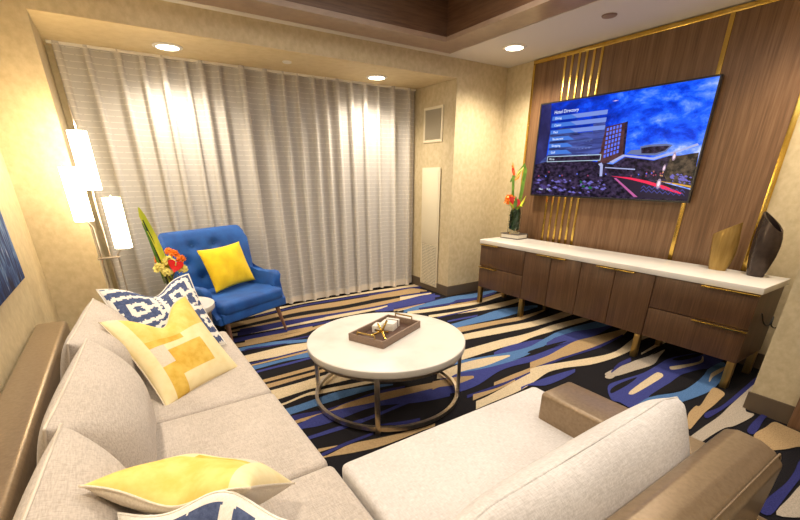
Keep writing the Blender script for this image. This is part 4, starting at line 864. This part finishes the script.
def cord(name, pts, label):
    cu_ = []
    P_ = [Vector(p) for p in pts]; P_ = [P_[0]]+P_+[P_[-1]]
    for i in range(1, len(P_)-2):
        for k in range(8):
            s_ = k/8; a, b_, c_, d = P_[i-1:i+3]
            cu_.append(0.5*((2*b_)+(-a+c_)*s_+(2*a-5*b_+4*c_-d)*s_*s_+(-a+3*b_-3*c_+d)*s_**3))
    cu_.append(P_[-1]); o = tube(name, cu_, .005, M['cable'], seg=6); tag(o, label, 'cable')
cord('power_cord', [(3.74, .862, .62), (3.82, .85, .53), (3.92, .84, .50), (3.96, .84, .56), (3.93, .83, .50), (4.05, .82, .46), (4.15, .82, .52), (4.25, .80, .50), (4.325, .78, .48)], 'black cable looping beside the right end of the walnut console')
cord('data_cord', [(4.20, .84, .50), (4.22, .80, .40), (4.24, .83, .28), (4.26, .80, .15), (4.30, .78, .02)], 'thin black cable hanging down behind the console towards the floor')

# ---------------------------------------------------------------- vessels on the console
def vessel(name, loc, rz, rings, m_, m_in, label, thick=.006):
    """rings: (z, centre shift, half width, half depth, slant)"""
    t = empty(name, loc, rz, label, 'vase')
    seg = 40; vs, fs = [], []
    def ring(r, off):
        z, cx, hw, hd, sl = r; b0 = len(vs)
        for k in range(seg):
            a = 2*PI*k/seg; c_, s_ = math.cos(a), math.sin(a)
            u = c_*(hw-off); v = math.copysign(abs(s_)**1.25, s_)*(hd-off)
            vs.append((v, cx+u, z+sl*c_))
        return b0
    rs_ = [ring(r, 0) for r in rings]
    inner = [ring((r[0], r[1], r[2], r[3], r[4]), thick) for r in rings[::-1][:-1]]; allr = rs_+inner
    for a, b_ in zip(allr, allr[1:]):
        for k in range(seg): fs.append([a+k, a+(k+1) % seg, b_+(k+1) % seg, b_+k])
    fs.append([rs_[0]+k for k in range(seg)][::-1]); fs.append([allr[-1]+k for k in range(seg)])
    mi = [0]*len(fs); no = (len(rs_))*seg
    for i in range(no, len(fs)): mi[i] = 1
    mesh('vessel_body', vs, fs, [m_, m_in], t, mi, angle=60)
    return t
vessel('brass_vase', (4.07, 1.325, .8185), 0, [(0, .0, .060, .030, 0), (.06, -.004, .078, .038, 0), (.14, -.006, .090, .046, 0), (.22, -.002, .094, .048, -.010), (.28, .006, .092, .044, -.030), (.335, .010, .090, .036, -.055)], M['brass'], M['brass'], 'brass slant cut vase standing on the console left of the dark one')
vessel('dark_vase', (4.06, 1.062, .8185), math.radians(-14), [(0, .0, .058, .038, 0), (.07, .0, .075, .048, 0), (.16, -.004, .090, .058, 0), (.25, -.004, .096, .062, .01), (.33, -.002, .094, .058, .035), (.41, .0, .084, .050, .07)], M['gunmetal'], M['gunmetal_in'], 'dark bronze slant cut vase with open rim on the console right end', .012)

# ---------------------------------------------------------------- pillows
def pillow(name, loc, xdir, updir, w_, h_, t_, mats_, fn, label, cat='cushion', chop=0.0, back=None, piping=None, N=64, dip=0.0):
    """face points along x cross up; fn(u,v)->material slot for the face side"""
    o_ = empty(name, loc, 0, label, cat); Mx = frame((0, 0, 0), xdir, updir).to_3x3()
    rnd = random.Random(hash(name) & 3)
    def pt(u, v, side):
        k = .085; x = w_/2*u*(1-k*(1-v*v)); y = h_/2*v*(1-k*(1-u*u))
        if chop: y -= chop*math.exp(-(u/.42)**2)*max(0, (v+.2)/1.2)**2
        th = t_/2*(max(0, 1-abs(u)**2.6)*max(0, 1-abs(v)**2.6))**.55
        if chop: th *= 1-.35*math.exp(-(u/.30)**2)*max(0, v)
        th += .006*math.sin(5*u+3*v)*(1-u*u)*(1-v*v)
        return Mx @ Vector((x, y, side*th-dip*math.exp(-(u/.5)**2)*max(0, v)**2))
    vs, fs, mi = [], [], []
    for side in (1, -1):
        b0 = len(vs)
        for i in range(N+1):
            for j in range(N+1): vs.append(pt(-1+2*i/N, -1+2*j/N, side))
        for i in range(N):
            for j in range(N):
                fs.append([b0+i*(N+1)+j, b0+(i+1)*(N+1)+j, b0+(i+1)*(N+1)+j+1, b0+i*(N+1)+j+1])
                mi.append(fn(-1+2*(i+.5)/N, -1+2*(j+.5)/N) if side > 0 or back is None else back)
    me = bpy.data.meshes.new('cover'); me.from_pydata([tuple(v) for v in vs], [], fs)
    for m_ in mats_: me.materials.append(m_)
    me.polygons.foreach_set('material_index', mi)
    bm = bmesh.new(); bm.from_mesh(me); bmesh.ops.remove_doubles(bm, verts=bm.verts, dist=1e-5); bmesh.ops.recalc_face_normals(bm, faces=bm.faces); fin(bm, True, 150); bm.to_mesh(me); bm.free()
    place(bpy.data.objects.new('cover', me), o_)
    edge = [(-1+2*k/24, -1) for k in range(24)]+[(1, -1+2*k/24) for k in range(24)]+[(1-2*k/24, 1) for k in range(24)]+[(-1, 1-2*k/24) for k in range(24)]
    if piping: tube('piping', [pt(u, v, 0) for u, v in edge], .004, piping, o_, 6, True)
    return o_

def nest(u, v, cs, per, ang):
    u, v = u+.016*math.sin(43*v)+.010*math.sin(97*u), v+.016*math.sin(39*u)
    best = min(((u-a)**2*1.0+(v-b_)**2, a, b_) for a, b_ in cs); _, a, b_ = best
    p, q = u-a, v-b_; c_, s_ = math.cos(ang), math.sin(ang); p, q = p*c_+q*s_, -p*s_+q*c_
    d = max(abs(p)*.9, abs(q))/per
    if p > 0 and abs(q) < per*.20 and d > .4: return 0
    return 1 if (d+.30) % 1.0 < .60 else 0
def maze(u, v):
    if max(abs(u), abs(v)) > .965: return 0
    return nest(u, v, ((-.52, .30), (.45, .45), (.10, -.55), (-.8, -.8), (.95, -.35)), .25, .10)
def stripes_zig(u, v):
    if max(abs(u), abs(v)) > .95: return 0
    u, v = u+.012*math.sin(53*v)+.008*math.sin(97*u), v+.014*math.sin(47*u)
    if u > .12:      # nested arches
        d = max(abs(u-.50)*1.05, abs(v-.15)*.8 if v > .15 else 0)
        return 1 if .10 < d % .34 < .30 else 0
    return 1 if ((u*1.25+.45*v)*2.6) % 1.0 < .60 else 0
def patches(u, v):
    # slots 0 cream,1 soft yellow,2 deep,3 pale
    if u < -.72: return 3
    if v > .28: return 1 if v < .92-.25*abs(u) or True else 0
    if v > .12: return 2 if u < .1 else 3
    if -.42 < u < .46 and -.62 < v < -.02: return 2
    if u < -.42 and v < -.3: return 2
    if u < -.42: return 0
    if v < -.62: return 3
    return 3
LM = [M['white_cloth'], M['navy_cloth']]
YM = [M['cream_cloth'], M['yellow_soft'], M['yellow_deep'], M['yellow_pale']]

# ---------------------------------------------------------------- sectional sofa
def sofa():
    t = empty('sectional_sofa', (0, 0, 0), 0, 'l shaped sectional sofa in oatmeal linen with bronze leather back and arms', 'sofa')
    le, li_ = M['leather'], M['linen']
    # bases
    prism('sofa_base', [(-.57, .12), (1.70, .12), (1.70, 1.20), (.46, 1.20), (.46, 3.08), (-.57, 3.08)], .07, .285, le, t, .012)
    for (x, y) in ((-.50, .2), (1.60, .2), (1.60, 1.1), (.38, 3.0), (-.5, 3.0), (.38, 1.7)): cyl('leg', x, y, 0, .07, .02, M['chair_wood'], t, .028, 16)
    # leather backs: rounded top rail
    def back(pts, z1, name='backrest'):
        return prism(name, pts, .26, z1, le, t, .022, 5)
    back([(-.605, .06), (-.445, .06), (-.445, 3.20), (-.605, 3.20)], .70)
    vsx = [(.385, .26), (.395, .64), (.375, .685), (.34, .70), (.27, .695), (.225, .675), (.195, .64), (.20, .30), (.22, .26)]
    prism('backrest', vsx, -.435, 1.70, le, t, .008, 2, axis='x')
    tube('back_seam', [(-.42, .214, .672), (1.698, .214, .672), (1.702, .21, .655), (1.702, .205, .30)], .0035, M['leather'], t, 6)
    prism('back_plinth', [(-.43, .10), (1.725, .10), (1.725, .25), (-.43, .25)], .07, .40, le, t, .02, 3)
    # arms
    prism('armrest', [(1.48, .385), (1.70, .385), (1.70, 1.025), (1.48, 1.025)], .27, .60, le, t, .022, 4)
    prism('armrest', [(-.44, 2.94), (.27, 2.94), (.27, 3.15), (-.44, 3.15)], .27, .60, le, t, .022, 4)
    # seats
    def seat(pts, z=.455, m_=li_):
        o = prism('seat_cushion', pts, .285, z, m_, t, .030, 5)
        return o
    seat([(-.25, 2.015), (.482, 2.015), (.470, 3.15), (.285, 3.15), (.285, 2.935), (-.25, 2.935)])
    seat([(-.25, 1.285), (.497, 1.285), (.484, 2.008), (-.25, 2.008)])
    seat([(-.25, .40), (.512, .40), (.505, 1.278), (-.25, 1.278)])
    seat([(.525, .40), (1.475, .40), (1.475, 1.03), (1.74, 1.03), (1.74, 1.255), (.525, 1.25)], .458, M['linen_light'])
    # back cushions
    def bc(cx, cy, cz, w_, h_, th, xdir, tilt, m_=li_, blunt=.10, front=.5, fs_=1):
        x = Vector(xdir); inward = Vector((0, 0, 1)).cross(x)
        up = Vector((0, 0, math.cos(tilt))) + inward*math.sin(tilt); Mx = frame((cx, cy, cz), x, up); N = 36
        def pt(u, v, side):
            k = .035; X = w_/2*u*(1-k*(1-v*v)); Y = h_/2*v*(1-k*(1-u*u))
            c_ = blunt   # blunt the four corners
            X -= math.copysign(c_*.30*max(0, abs(v)-.75)/.25*max(0, abs(u)-.75)/.25, u); Y -= math.copysign(c_*.30*max(0, abs(u)-.75)/.25*max(0, abs(v)-.75)/.25, v)
            z = th*(front if side*fs_ > 0 else 1-front)*((1-abs(u)**4)*(1-abs(v)**3.0))**.5*(1-.18*v) + .006*math.sin(4*u+2*v+cx*9+cy*5)*(1-u*u)*(1-v*v)
            return Mx @ Vector((X, Y, side*z))
        vs, fs = [], []
        tt = [math.sin(PI/2*(-1+2*i/N)) for i in range(N+1)]
        for side in (1, -1):
            b0 = len(vs)
            for a in tt:
                for b_ in tt: vs.append(pt(a, b_, side))
            for i in range(N):
                for j in range(N): fs.append([b0+i*(N+1)+j, b0+(i+1)*(N+1)+j, b0+(i+1)*(N+1)+j+1, b0+i*(N+1)+j+1])
        me = bpy.data.meshes.new('back_cushion'); me.from_pydata([tuple(v) for v in vs], [], fs); me.materials.append(m_)
        bm = bmesh.new(); bm.from_mesh(me); bmesh.ops.remove_doubles(bm, verts=bm.verts, dist=1e-5); bmesh.ops.recalc_face_normals(bm, faces=bm.faces); fin(bm, True, 150); bm.to_mesh(me); bm.free()
        o = place(bpy.data.objects.new('back_cushion', me), t)
        e = [(1, a) for a in tt if a > -.6]+[(-a, 1) for a in tt[1:]]+[(-1, -a) for a in tt if a < .6][1:]
        tube('piping', [pt(a, b_, 0) for a, b_ in e], .0045, M['piping'] if m_ is li_ else m_, o, 6)
    for y in (2.56, 1.79, 1.02): bc(-.338 if y > 1.1 else -.372, y, .632 if y > 1.1 else .622, .80, .48, .33 if y > 1.1 else .30, (-.085, -1, 0), math.radians(11), blunt=0, front=.80, fs_=-1)
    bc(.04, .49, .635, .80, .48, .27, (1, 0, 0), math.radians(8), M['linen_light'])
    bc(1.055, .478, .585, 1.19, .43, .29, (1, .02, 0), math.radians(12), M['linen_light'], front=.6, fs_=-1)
sofa()

# throw pillows
pillow('throw_pillow', (.085, 2.87, .70), (.42, .13, 0), (-.18, .32, .42), .55, .57, .15, LM, maze, 'navy and white labyrinth patterned cushion behind the yellow patchwork one', chop=.10, piping=M['white_cloth'])
pillow('throw_pillow', (.092, 2.43, .652), (.40, .27, .0), (-.115, .28, .37), .52, .55, .15, YM, patches, 'yellow and cream patchwork cushion leaning at the far end of the sofa', chop=.12, back=0, piping=M['cream_cloth'])
pillow('throw_pillow', (.030, 1.085, .715), (-.42, .286, .0), (-.40, -.60, .62), .42, .41, .165, YM, patches, 'yellow faced cushion with plain cream back lying in the sofa corner', chop=.03, dip=.05, back=0, piping=M['cream_cloth'])
pillow('throw_pillow', (-.005, .785, .572), (-.40, .30, 0), (.10, .15, .42), .54, .44, .15, LM, stripes_zig, 'navy and white patterned cushion nearest the camera in the sofa corner', chop=-.085, piping=M['white_cloth'], N=110)

# ---------------------------------------------------------------- coffee table
def coffee():
    cx, cy, zt, R_ = 1.405, 2.305, .47, .567
    t = empty('coffee_table', (cx, cy, 0), 0, 'round white stone coffee table on a brushed metal ring base', 'coffee table')
    lathe('table_top', 0, 0, [(0, zt-.05), (R_-.004, zt-.05), (R_, zt-.045), (R_, zt-.005), (R_-.005, zt), (0, zt)], M['quartz'], t, 96)
    def ringband(name, r, z0, z1, w_=.02):
        lathe(name, 0, 0, [(r-w_, z0), (r, z0), (r, z1), (r-w_, z1), (r-w_, z0)], M['steel'], t, 96)
    ringband('upper_ring', R_-.02, zt-.078, zt-.05); ringband('lower_ring', R_-.025, .028, .058, .024)
    for k in range(4):
        a = math.radians(-128+90*k); r = R_-.030
        bm = bmesh.new(); add_box(bm, -.012, .012, -.016, .016, 0, zt-.05, .003)
        bmesh.ops.transform(bm, matrix=Matrix.Translation((r*math.cos(a), r*math.sin(a), 0)) @ Matrix.Rotation(a, 4, 'Z'), verts=bm.verts)
        bmo('leg', bm, M['steel'], t)
    return cx, cy, zt
cx, cy, zt = coffee()
def serving_tray():
    # corners (front-left, front, right, back) measured on the table top
    t = empty('serving_tray', (1.435, 2.36, zt+.001), math.radians(24.0), 'taupe rectangular tray with brass handles on the round coffee table', 'tray')
    W_, D_ = .50, .30; h = .054
    box('tray_floor', -W_/2+.01, W_/2-.01, -D_/2+.01, D_/2-.01, 0, .008, M['tray_in'], t)
    bm = bmesh.new()
    for a in ((-W_/2, W_/2, -D_/2, -D_/2+.014), (-W_/2, W_/2, D_/2-.014, D_/2), (-W_/2, -W_/2+.014, -D_/2+.014, D_/2-.014), (W_/2-.014, W_/2, -D_/2+.014, D_/2-.014)): add_box(bm, a[0], a[1], a[2], a[3], 0, h, .002)
    bmo('tray_rim', bm, M['tray_leather'], t)
    for s in (-1, 1):
        x = s*(W_/2-.007); tube('handle', [(x, -.075, h), (x, -.075, h+.022), (x, .075, h+.022), (x, .075, h)], .0065, M['brass'], t, 8)
    return t
tr_ = serving_tray()
Mt = Matrix.Translation((1.435, 2.36, zt+.009)) @ Matrix.Rotation(math.radians(24.0), 4, 'Z')
o = empty('brass_jack_ornament', Mt @ Vector((-.08, -.02, .040)), .3, 'gold tubular jack shaped ornament lying in the taupe tray', 'ornament')
cen = Vector((0, 0, 0))
for d in ((1, .15, -.42), (-.5, .8, -.42), (-.45, -.85, -.42), (.35, -.25, .9), (-.9, -.1, .4), (.45, .85, .35)):
    v = Vector(d).normalized(); L_ = .086
    tube('rod', [v*0.002, v*L_], .0075, M['gold'], o, 10)
    tube('rod_tip', [v*L_, v*(L_+.003)], .0060, M['black'], o, 10)
for (ux, uy, rz, lb) in ((.10, .03, .2, 'white block with dark band resting in the tray'), (.06, .075, .25, 'smaller plain white block behind the banded one in the tray')):
    p = Mt @ Vector((ux, uy, 0)); o = empty('white_block', p, math.radians(24)+rz, lb, 'block')
    a = (.066, .052, .058) if ux > .08 else (.045, .030, .052)
    if ux < .08: o.location = Mt @ Vector((-.002, .072, 0))
    box('block_body', -a[0], a[0], -a[1], a[1], 0.0, a[2], M['white_cloth'], o, bev=.004)
    if ux > .08: box('band', .018, .032, -a[1]-.0012, a[1]+.0012, -.0, a[2]+.0012, M['tray_in'], o)

# ---------------------------------------------------------------- armchair
def armchair():
    rz = math.radians(26.2); loc = (.745, 4.28, 0)
    t = empty('armchair', loc, rz, 'blue velvet button tufted armchair with dark wooden legs by the curtain', 'armchair')
    V_ = M['velvet']
    # apron
    prism('seat_rail', [(-.385, -.36), (.385, -.36), (.36, .33), (-.36, .33)], .27, .37, V_, t, .018, 4)
    prism('seat_cushion', [(-.375, -.375), (.375, -.375), (.375, -.235), (.325, -.20), (.315, .27), (-.315, .27), (-.325, -.20), (-.375, -.235)], .345, .47, V_, t, .045, 5)
    # back: curved shell with wings
    NU, NV = 40, 26
    but = [(-.52, .58), (0, .60), (.52, .58), (-.27, .80), (.27, .80), (-.27, .36), (.27, .36)]
    def P(u, v, side):
        hw = .34+.125*min(1, v*1.15)**.7
        vv = v; x = hw*u+.025*v
        # top corners round off
        z = .36+.665*vv
        r = max(0, abs(u)-.88)/.12
        if v > .80: z -= (1-math.sqrt(max(0, 1-r*r)))*.055*(v-.80)/.20
        z += .010*v*u*u
        y = .26+.15*vv - .20*abs(u)**3.2*(1-.45*v)
        th = .045*(1-.5*max(0, v-.9)/.1)
        if side < 0:
            y -= th
            y -= .022*(1-abs(u)**4)
            for bu, bv in but:
                d2 = ((u-bu)*hw)**2+((v-bv)*.68)**2; y += .030*math.exp(-d2/.0028)
        else: y += th*.9
        return Vector((x, y, z))
    vs, fs = [], []
    idx = {}
    for s_ in (-1, 1):
        for i in range(NU+1):
            for j in range(NV+1):
                idx[(s_, i, j)] = len(vs); vs.append(P(-1+2*i/NU, j/NV, s_))
    for s_ in (-1, 1):
        for i in range(NU):
            for j in range(NV): fs.append([idx[(s_, i, j)], idx[(s_, i+1, j)], idx[(s_, i+1, j+1)], idx[(s_, i, j+1)]])
    bnd = [(i, 0) for i in range(NU)]+[(NU, j) for j in range(NV)]+[(NU-i, NV) for i in range(NU)]+[(0, NV-j) for j in range(NV)]
    # rounded rim
    rim = []
    for (i, j) in bnd:
        a_, c_ = vs[idx[(-1, i, j)]], vs[idx[(1, i, j)]]; m_ = (a_+c_)/2
        u, v = -1+2*i/NU, j/NV; d = Vector((0, 0, 0))
        if i in (0, NU): d.x = u
        if j == NV: d.z = 1
        if d.length: m_ = m_+d.normalized()*.022
        rim.append(len(vs)); vs.append(m_)
    nb = len(bnd)
    for k in range(nb):
        i, j = bnd[k]; i2, j2 = bnd[(k+1) % nb]
        fs.append([idx[(-1, i, j)], idx[(-1, i2, j2)], rim[(k+1) % nb], rim[k]]); fs.append([rim[k], rim[(k+1) % nb], idx[(1, i2, j2)], idx[(1, i, j)]])
    mesh('backrest', vs, fs, V_, t, angle=75)
    for bu, bv in but:
        p = P(bu, bv, -1); q = lathe('button', 0, 0, [(0, -.005), (.010, -.004), (.012, 0), (.008, .004), (0, .006)], V_, t, 12); q.location = p+Vector((0, -.002, 0)); q.rotation_euler = (PI/2, 0, 0)
    # arms: side outline (y,z), swept inwards
    out = [(.34, .27), (.34, .50), (.36, .78), (.30, .76), (.22, .665), (.12, .615), (.0, .600), (-.10, .603), (-.18, .618), (-.235, .612), (-.268, .575), (-.262, .51), (-.245, .45), (-.27, .38), (-.345, .34), (-.345, .27)]
    for s in (-1, 1):
        bm = bmesh.new(); n_ = len(out)
        def X(y, z, side):
            base = .385+.045*max(0, (z-.35)/.25)*(1 if y < .2 else .4); base = min(base, .44)
            return s*(base + side*.040)
        A_ = [bm.verts.new((X(y, z, -1), y, z)) for y, z in out]; B_ = [bm.verts.new((X(y, z, 1), y, z)) for y, z in out]
        bm.faces.new(A_); bm.faces.new(B_[::-1])
        rim_e = []
        for i in range(n_): bm.faces.new((A_[i], B_[i], B_[(i+1) % n_], A_[(i+1) % n_]))
        es = [e for e in bm.edges if (e.verts[0] in A_) == (e.verts[1] in A_)]
        bmesh.ops.bevel(bm, geom=es, offset=.024, segments=4, affect='EDGES', profile=.5)
        bmo('armrest', bm, V_, t, angle=60)
    for (x, y, dx, dy) in ((-.31, -.30, -.03, -.075), (.31, -.30, .03, -.075), (-.28, .28, -.03, .09), (.28, .28, .03, .09)):
        tube('leg', [(x, y, .285), (x+dx, y+dy, 0.0)], [.024, .013], M['chair_wood'], t, 14)
armchair()
Ra = Matrix.Translation((.745, 4.28, 0)) @ Matrix.Rotation(math.radians(26.2), 4, 'Z')
p = Ra @ Vector((.072, .065, .695)); R3 = Ra.to_3x3()
pillow('throw_pillow', p, R3 @ Vector((1, .12, .02)), R3 @ Vector((-.02, .36, 1)), .55, .43, .15, [M['yellow']], lambda u, v: 0, 'plain bright mustard yellow cushion on the blue armchair', chop=.0, N=36)

# ---------------------------------------------------------------- side table with flowers
tx, ty, tz = .235, 3.66, .56
t = empty('side_table', (tx, ty, 0), 0, 'small round white topped side table between sofa and blue armchair', 'side table')
lathe('table_top', 0, 0, [(0, tz-.045), (.256, tz-.045), (.26, tz-.04), (.26, tz-.004), (.256, tz), (0, tz)], M['quartz'], t, 64)
lathe('upper_ring', 0, 0, [(.22, tz-.065), (.24, tz-.065), (.24, tz-.045), (.22, tz-.045), (.22, tz-.065)], M['steel'], t, 48)
lathe('lower_ring', 0, 0, [(.21, .02), (.235, .02), (.235, .045), (.21, .045), (.21, .02)], M['steel'], t, 48)
for k in range(3):
    a = PI/2+2*PI*k/3; cyl('leg', .225*math.cos(a), .225*math.sin(a), 0, tz-.045, .010, M['steel'], t, seg=12)
def leafblade(name, pts, w_, m_, parent, nrm=(0, -1, 0)):
    pts = [Vector(p) for p in pts]; n_ = len(pts); vs, fs = [], []
    for i, p in enumerate(pts):
        tg = (pts[min(i+1, n_-1)]-pts[max(i-1, 0)]).normalized(); sd = tg.cross(Vector(nrm)).normalized(); ww = w_[i] if isinstance(w_, (list, tuple)) else w_
        nn = tg.cross(sd).normalized()
        vs += [p-sd*ww, p+nn*ww*.25, p+sd*ww, p+nn*(ww*.25+.002)-sd*0]
    for i in range(n_-1):
        a, b_ = i*4, i*4+4
        fs += [[a, a+1, b_+1, b_], [a+1, a+2, b_+2, b_+1], [a, b_, b_+3, a+3], [a+3, b_+3, b_+2, a+2]]
    fs += [[0, 1, 2, 3], [n_*4-4, n_*4-3, n_*4-2, n_*4-1]]
    return mesh(name, vs, fs, m_, parent, angle=80)
def blossom(name, c_, r, m_, parent, rnd, petals=26):
    vs, fs = [], []
    for k in range(petals):
        th = math.acos(1-1.5*(k+.5)/petals); ph_ = k*2.4; d = Vector((math.sin(th)*math.cos(ph_), math.sin(th)*math.sin(ph_), math.cos(th)))
        e = d.orthogonal().normalized(); f = d.cross(e); a = rnd.uniform(0, 6.28); e, f = e*math.cos(a)+f*math.sin(a), f*math.cos(a)-e*math.sin(a)
        q = Vector(c_)+d*r*.72; b0 = len(vs); s_ = r*.42
        vs += [Vector(c_)+d*r*.2, q+e*s_, q+d*r*.35+f*s_*.5, q-e*s_, q-f*s_*.6+d*r*.1]
        fs += [[b0, b0+1, b0+2], [b0, b0+2, b0+3], [b0, b0+3, b0+4], [b0, b0+4, b0+1], [b0+1, b0+4, b0+3, b0+2]]
    return mesh(name, vs, fs, m_, parent, smooth=False)
def heart(name, c_, nrm, up, r, m_, parent):
    Mx = frame(c_, Vector(up).cross(Vector(nrm)), up); pts = []
    for k in range(28):
        a = 2*PI*k/28; pts.append((r*(.9*math.sin(a)**3), r*(.75*math.cos(a)-.30*math.cos(2*a)-.10*math.cos(3*a))))
    vs = [Mx @ Vector((0, 0, .0))]+[Mx @ Vector((x, y, .25*r*(x*x+y*y)/(r*r))) for x, y in pts]; n_ = len(pts)
    vs += [v+Vector(nrm)*-.003 for v in vs]; fs = []
    for k in range(n_): k2 = (k+1) % n_; fs += [[0, 1+k, 1+k2], [n_+1, n_+2+k2, n_+2+k], [1+k, n_+2+k, n_+2+k2, 1+k2]]
    o = mesh(name, vs, fs, m_, parent)
    tube('spadix', [Mx @ Vector((0, 0, .004)), Mx @ Vector((0, r*.45, r*.35))], [.005, .003], M['yellow_flower'], o, 8)
    return o
def glass_vase(name, label, loc, r, h, s=1):
    t = empty(name, loc, 0, label, 'vase')
    lathe('glass_body', 0, 0, [(0, 0), (r, 0), (r*1.02, h*.5), (r*1.05, h), (r*1.0, h), (r*.95, h*.5), (r*.93, .012), (0, .012)], M['glass'], t, 32)
    return t
rnd = random.Random(5)
v = glass_vase('flower_vase', 'glass vase of red and orange flowers with tall lime leaf on side table', (.215, 3.70, tz), .055, .24)
for k in range(9):
    a = k*.7; tube('stem', [(.03*math.cos(a), .03*math.sin(a), .02), (-.025*math.cos(a), -.02*math.sin(a), .15), (.05*math.cos(a+.5), .045*math.sin(a+.5), .30)], .004, M['stem'] if k % 3 else M['leaf'], v, 6)
leafblade('leaf', [(-.01, -.005, .15), (-.015, -.01, .34), (-.055, .0, .55), (-.098, .0, .71), (-.108, 0, .77)], [.010, .022, .024, .021, .005], M['leaf_lime'], v)
leafblade('leaf', [(-.03, .01, .15), (-.045, .0, .36), (-.075, .0, .55), (-.10, .0, .68)], [.008, .010, .009, .004], M['leaf_dark'], v)
leafblade('leaf', [(-.05, .01, .18), (-.065, -.005, .36), (-.088, .0, .55), (-.108, .0, .66)], [.008, .009, .008, .004], M['leaf'], v)
for (x, y, z, r, m_) in ((-.065, -.03, .31, .05, 'yellow_flower'), (-.045, .04, .37, .045, 'orange'), (.01, -.03, .36, .045, 'yellow_flower'), (.06, .04, .40, .042, 'orange'), (.10, .0, .36, .04, 'orange'), (.09, -.05, .29, .045, 'yellow_flower'), (-.02, -.07, .28, .04, 'yellow_flower'), (.03, .06, .42, .035, 'orange')):
    blossom('blossom', (x, y, z), r, M[m_], v, rnd)
heart('red_flower', (.045, -.09, .335), (-.1, -.95, .3), (.35, .1, .95), .062, M['red'], v)
# reed and lily vase on the console
bk = empty('book', (4.07, 3.545, .8185), math.radians(4), 'closed dark covered book under the flower vase on the console', 'book')
box('pages', -.085, .093, -.126, .130, .008, .052, M['paper'], bk)
for z in (0, .052): box('cover', -.10, .10, -.135, .135, z, z+.008, M['book'], bk, bev=.001)
box('spine', .094, .10, -.135, .135, .008, .052, M['book'], bk)
v = glass_vase('bird_of_paradise_vase', 'glass vase of bird of paradise and red anthurium standing on the book', (4.07, 3.56, .879), .068, .27)
for k in range(44):
    a = k*2.4; r = .012+.035*((k*37) % 10)/10; z = .02+.0048*k
    leafblade('leaf', [(r*math.cos(a), r*math.sin(a), z), (.050*math.cos(a+.6), .050*math.sin(a+.6), z+.025), (.045*math.cos(a+1.3), .045*math.sin(a+1.3), min(z+.05, .25))], [.008, .024, .008], M['leaf_dark'], v, (math.cos(a), math.sin(a), 0))
v.scale = (1.15, 1.15, 1.12)
tube('stem', [(0, .01, .2), (-.01, .055, .40), (-.01, .070, .60)], .014, M['leaf'], v, 8)
leafblade('leaf', [(.0, -.02, .2), (0, -.050, .42), (.0, -.072, .65), (0, -.058, .70), (0, .01, .63), (0, .05, .575)], [.018, .024, .024, .022, .016, .006], M['leaf'], v, (-1, 0, 0))
for (pts, m_) in (([(0, .072, .58), (0, .095, .66), (0, .108, .73)], 'orange'), ([(0, .060, .58), (0, .085, .64), (0, .118, .70)], 'red'), ([(0, .05, .56), (0, .01, .62), (0, -.045, .68)], 'yellow_flower'), ([(0, .055, .55), (0, .02, .58), (0, -.02, .63)], 'orange'), ([(0, .06, .58), (0, .09, .56), (0, .12, .53)], 'leaf')):
    leafblade('petal', pts, [.006, .020, .003], M[m_], v, (-1, 0, 0))
heart('red_flower', (-.05, -.03, .335), (-.9, -.25, .35), (-.3, -.3, .9), .080, M['anthurium'], v)
blossom('blossom', (-.03, .07, .345), .065, M['orange'], v, rnd)
for k in range(9):
    a = k*.75; leafblade('leaf', [(.02*math.cos(a), .02*math.sin(a), .24), (.06*math.cos(a), .06*math.sin(a), .30), (.105*math.cos(a), .105*math.sin(a), .29+.05*(k % 3))], [.008, .026, .004], M['leaf'] if k % 2 else M['leaf_lime'], v, (0, 0, 1))

# ---------------------------------------------------------------- floor lamp
def lamp():
    lx, ly = -.165, 3.92
    t = empty('floor_lamp', (lx, ly, 0), 0, 'tall floor lamp with three glowing white cylinder shades in the corner', 'floor lamp')
    lathe('base', 0, 0, [(0, 0), (.16, 0), (.16, .018), (.15, .025), (0, .028)], M['steel'], t, 48)
    box('tie_plate', -.075, .075, -.035, .035, .945, .955, M['steel'], t, bev=.002)
    for (x, y, z0, z1, ztop) in ((.015, .06, 1.45, 1.845, 2.02), (-.085, -.03, 1.235, 1.605, 1.62), (.115, -.01, 1.02, 1.395, 1.41)):
        px_ = x*.55; 
        tube('pole', [(px_, y*.6, .02), (px_, y*.6, z0-.05), (x, y, z0+.02), (x, y, ztop)], .0065, M['steel'], t, 8)
        sh = lathe('lamp_shade', x, y, [(.057, z0), (.060, z0), (.060, z1), (.057, z1), (.057, z0)], M['shade'], t, 36)
        li = bpy.data.lights.new('lamp_bulb', 'POINT'); li.energy = 6.5; li.color = (1, .80, .50); li.shadow_soft_size = .03
        q = bpy.data.objects.new('lamp_bulb', li); C.objects.link(q); q.location = (x, y-.03, z1+.03); q.parent = t
lamp()

# ---------------------------------------------------------------- painting
t = empty('wall_painting', (XL, 2.65, .955), 0, 'abstract blue and white canvas hanging on the left wall above the sofa', 'painting')
box('canvas', .002, .018, -.74, .74, 0, 1.0, M['painting'], t, bev=.002)
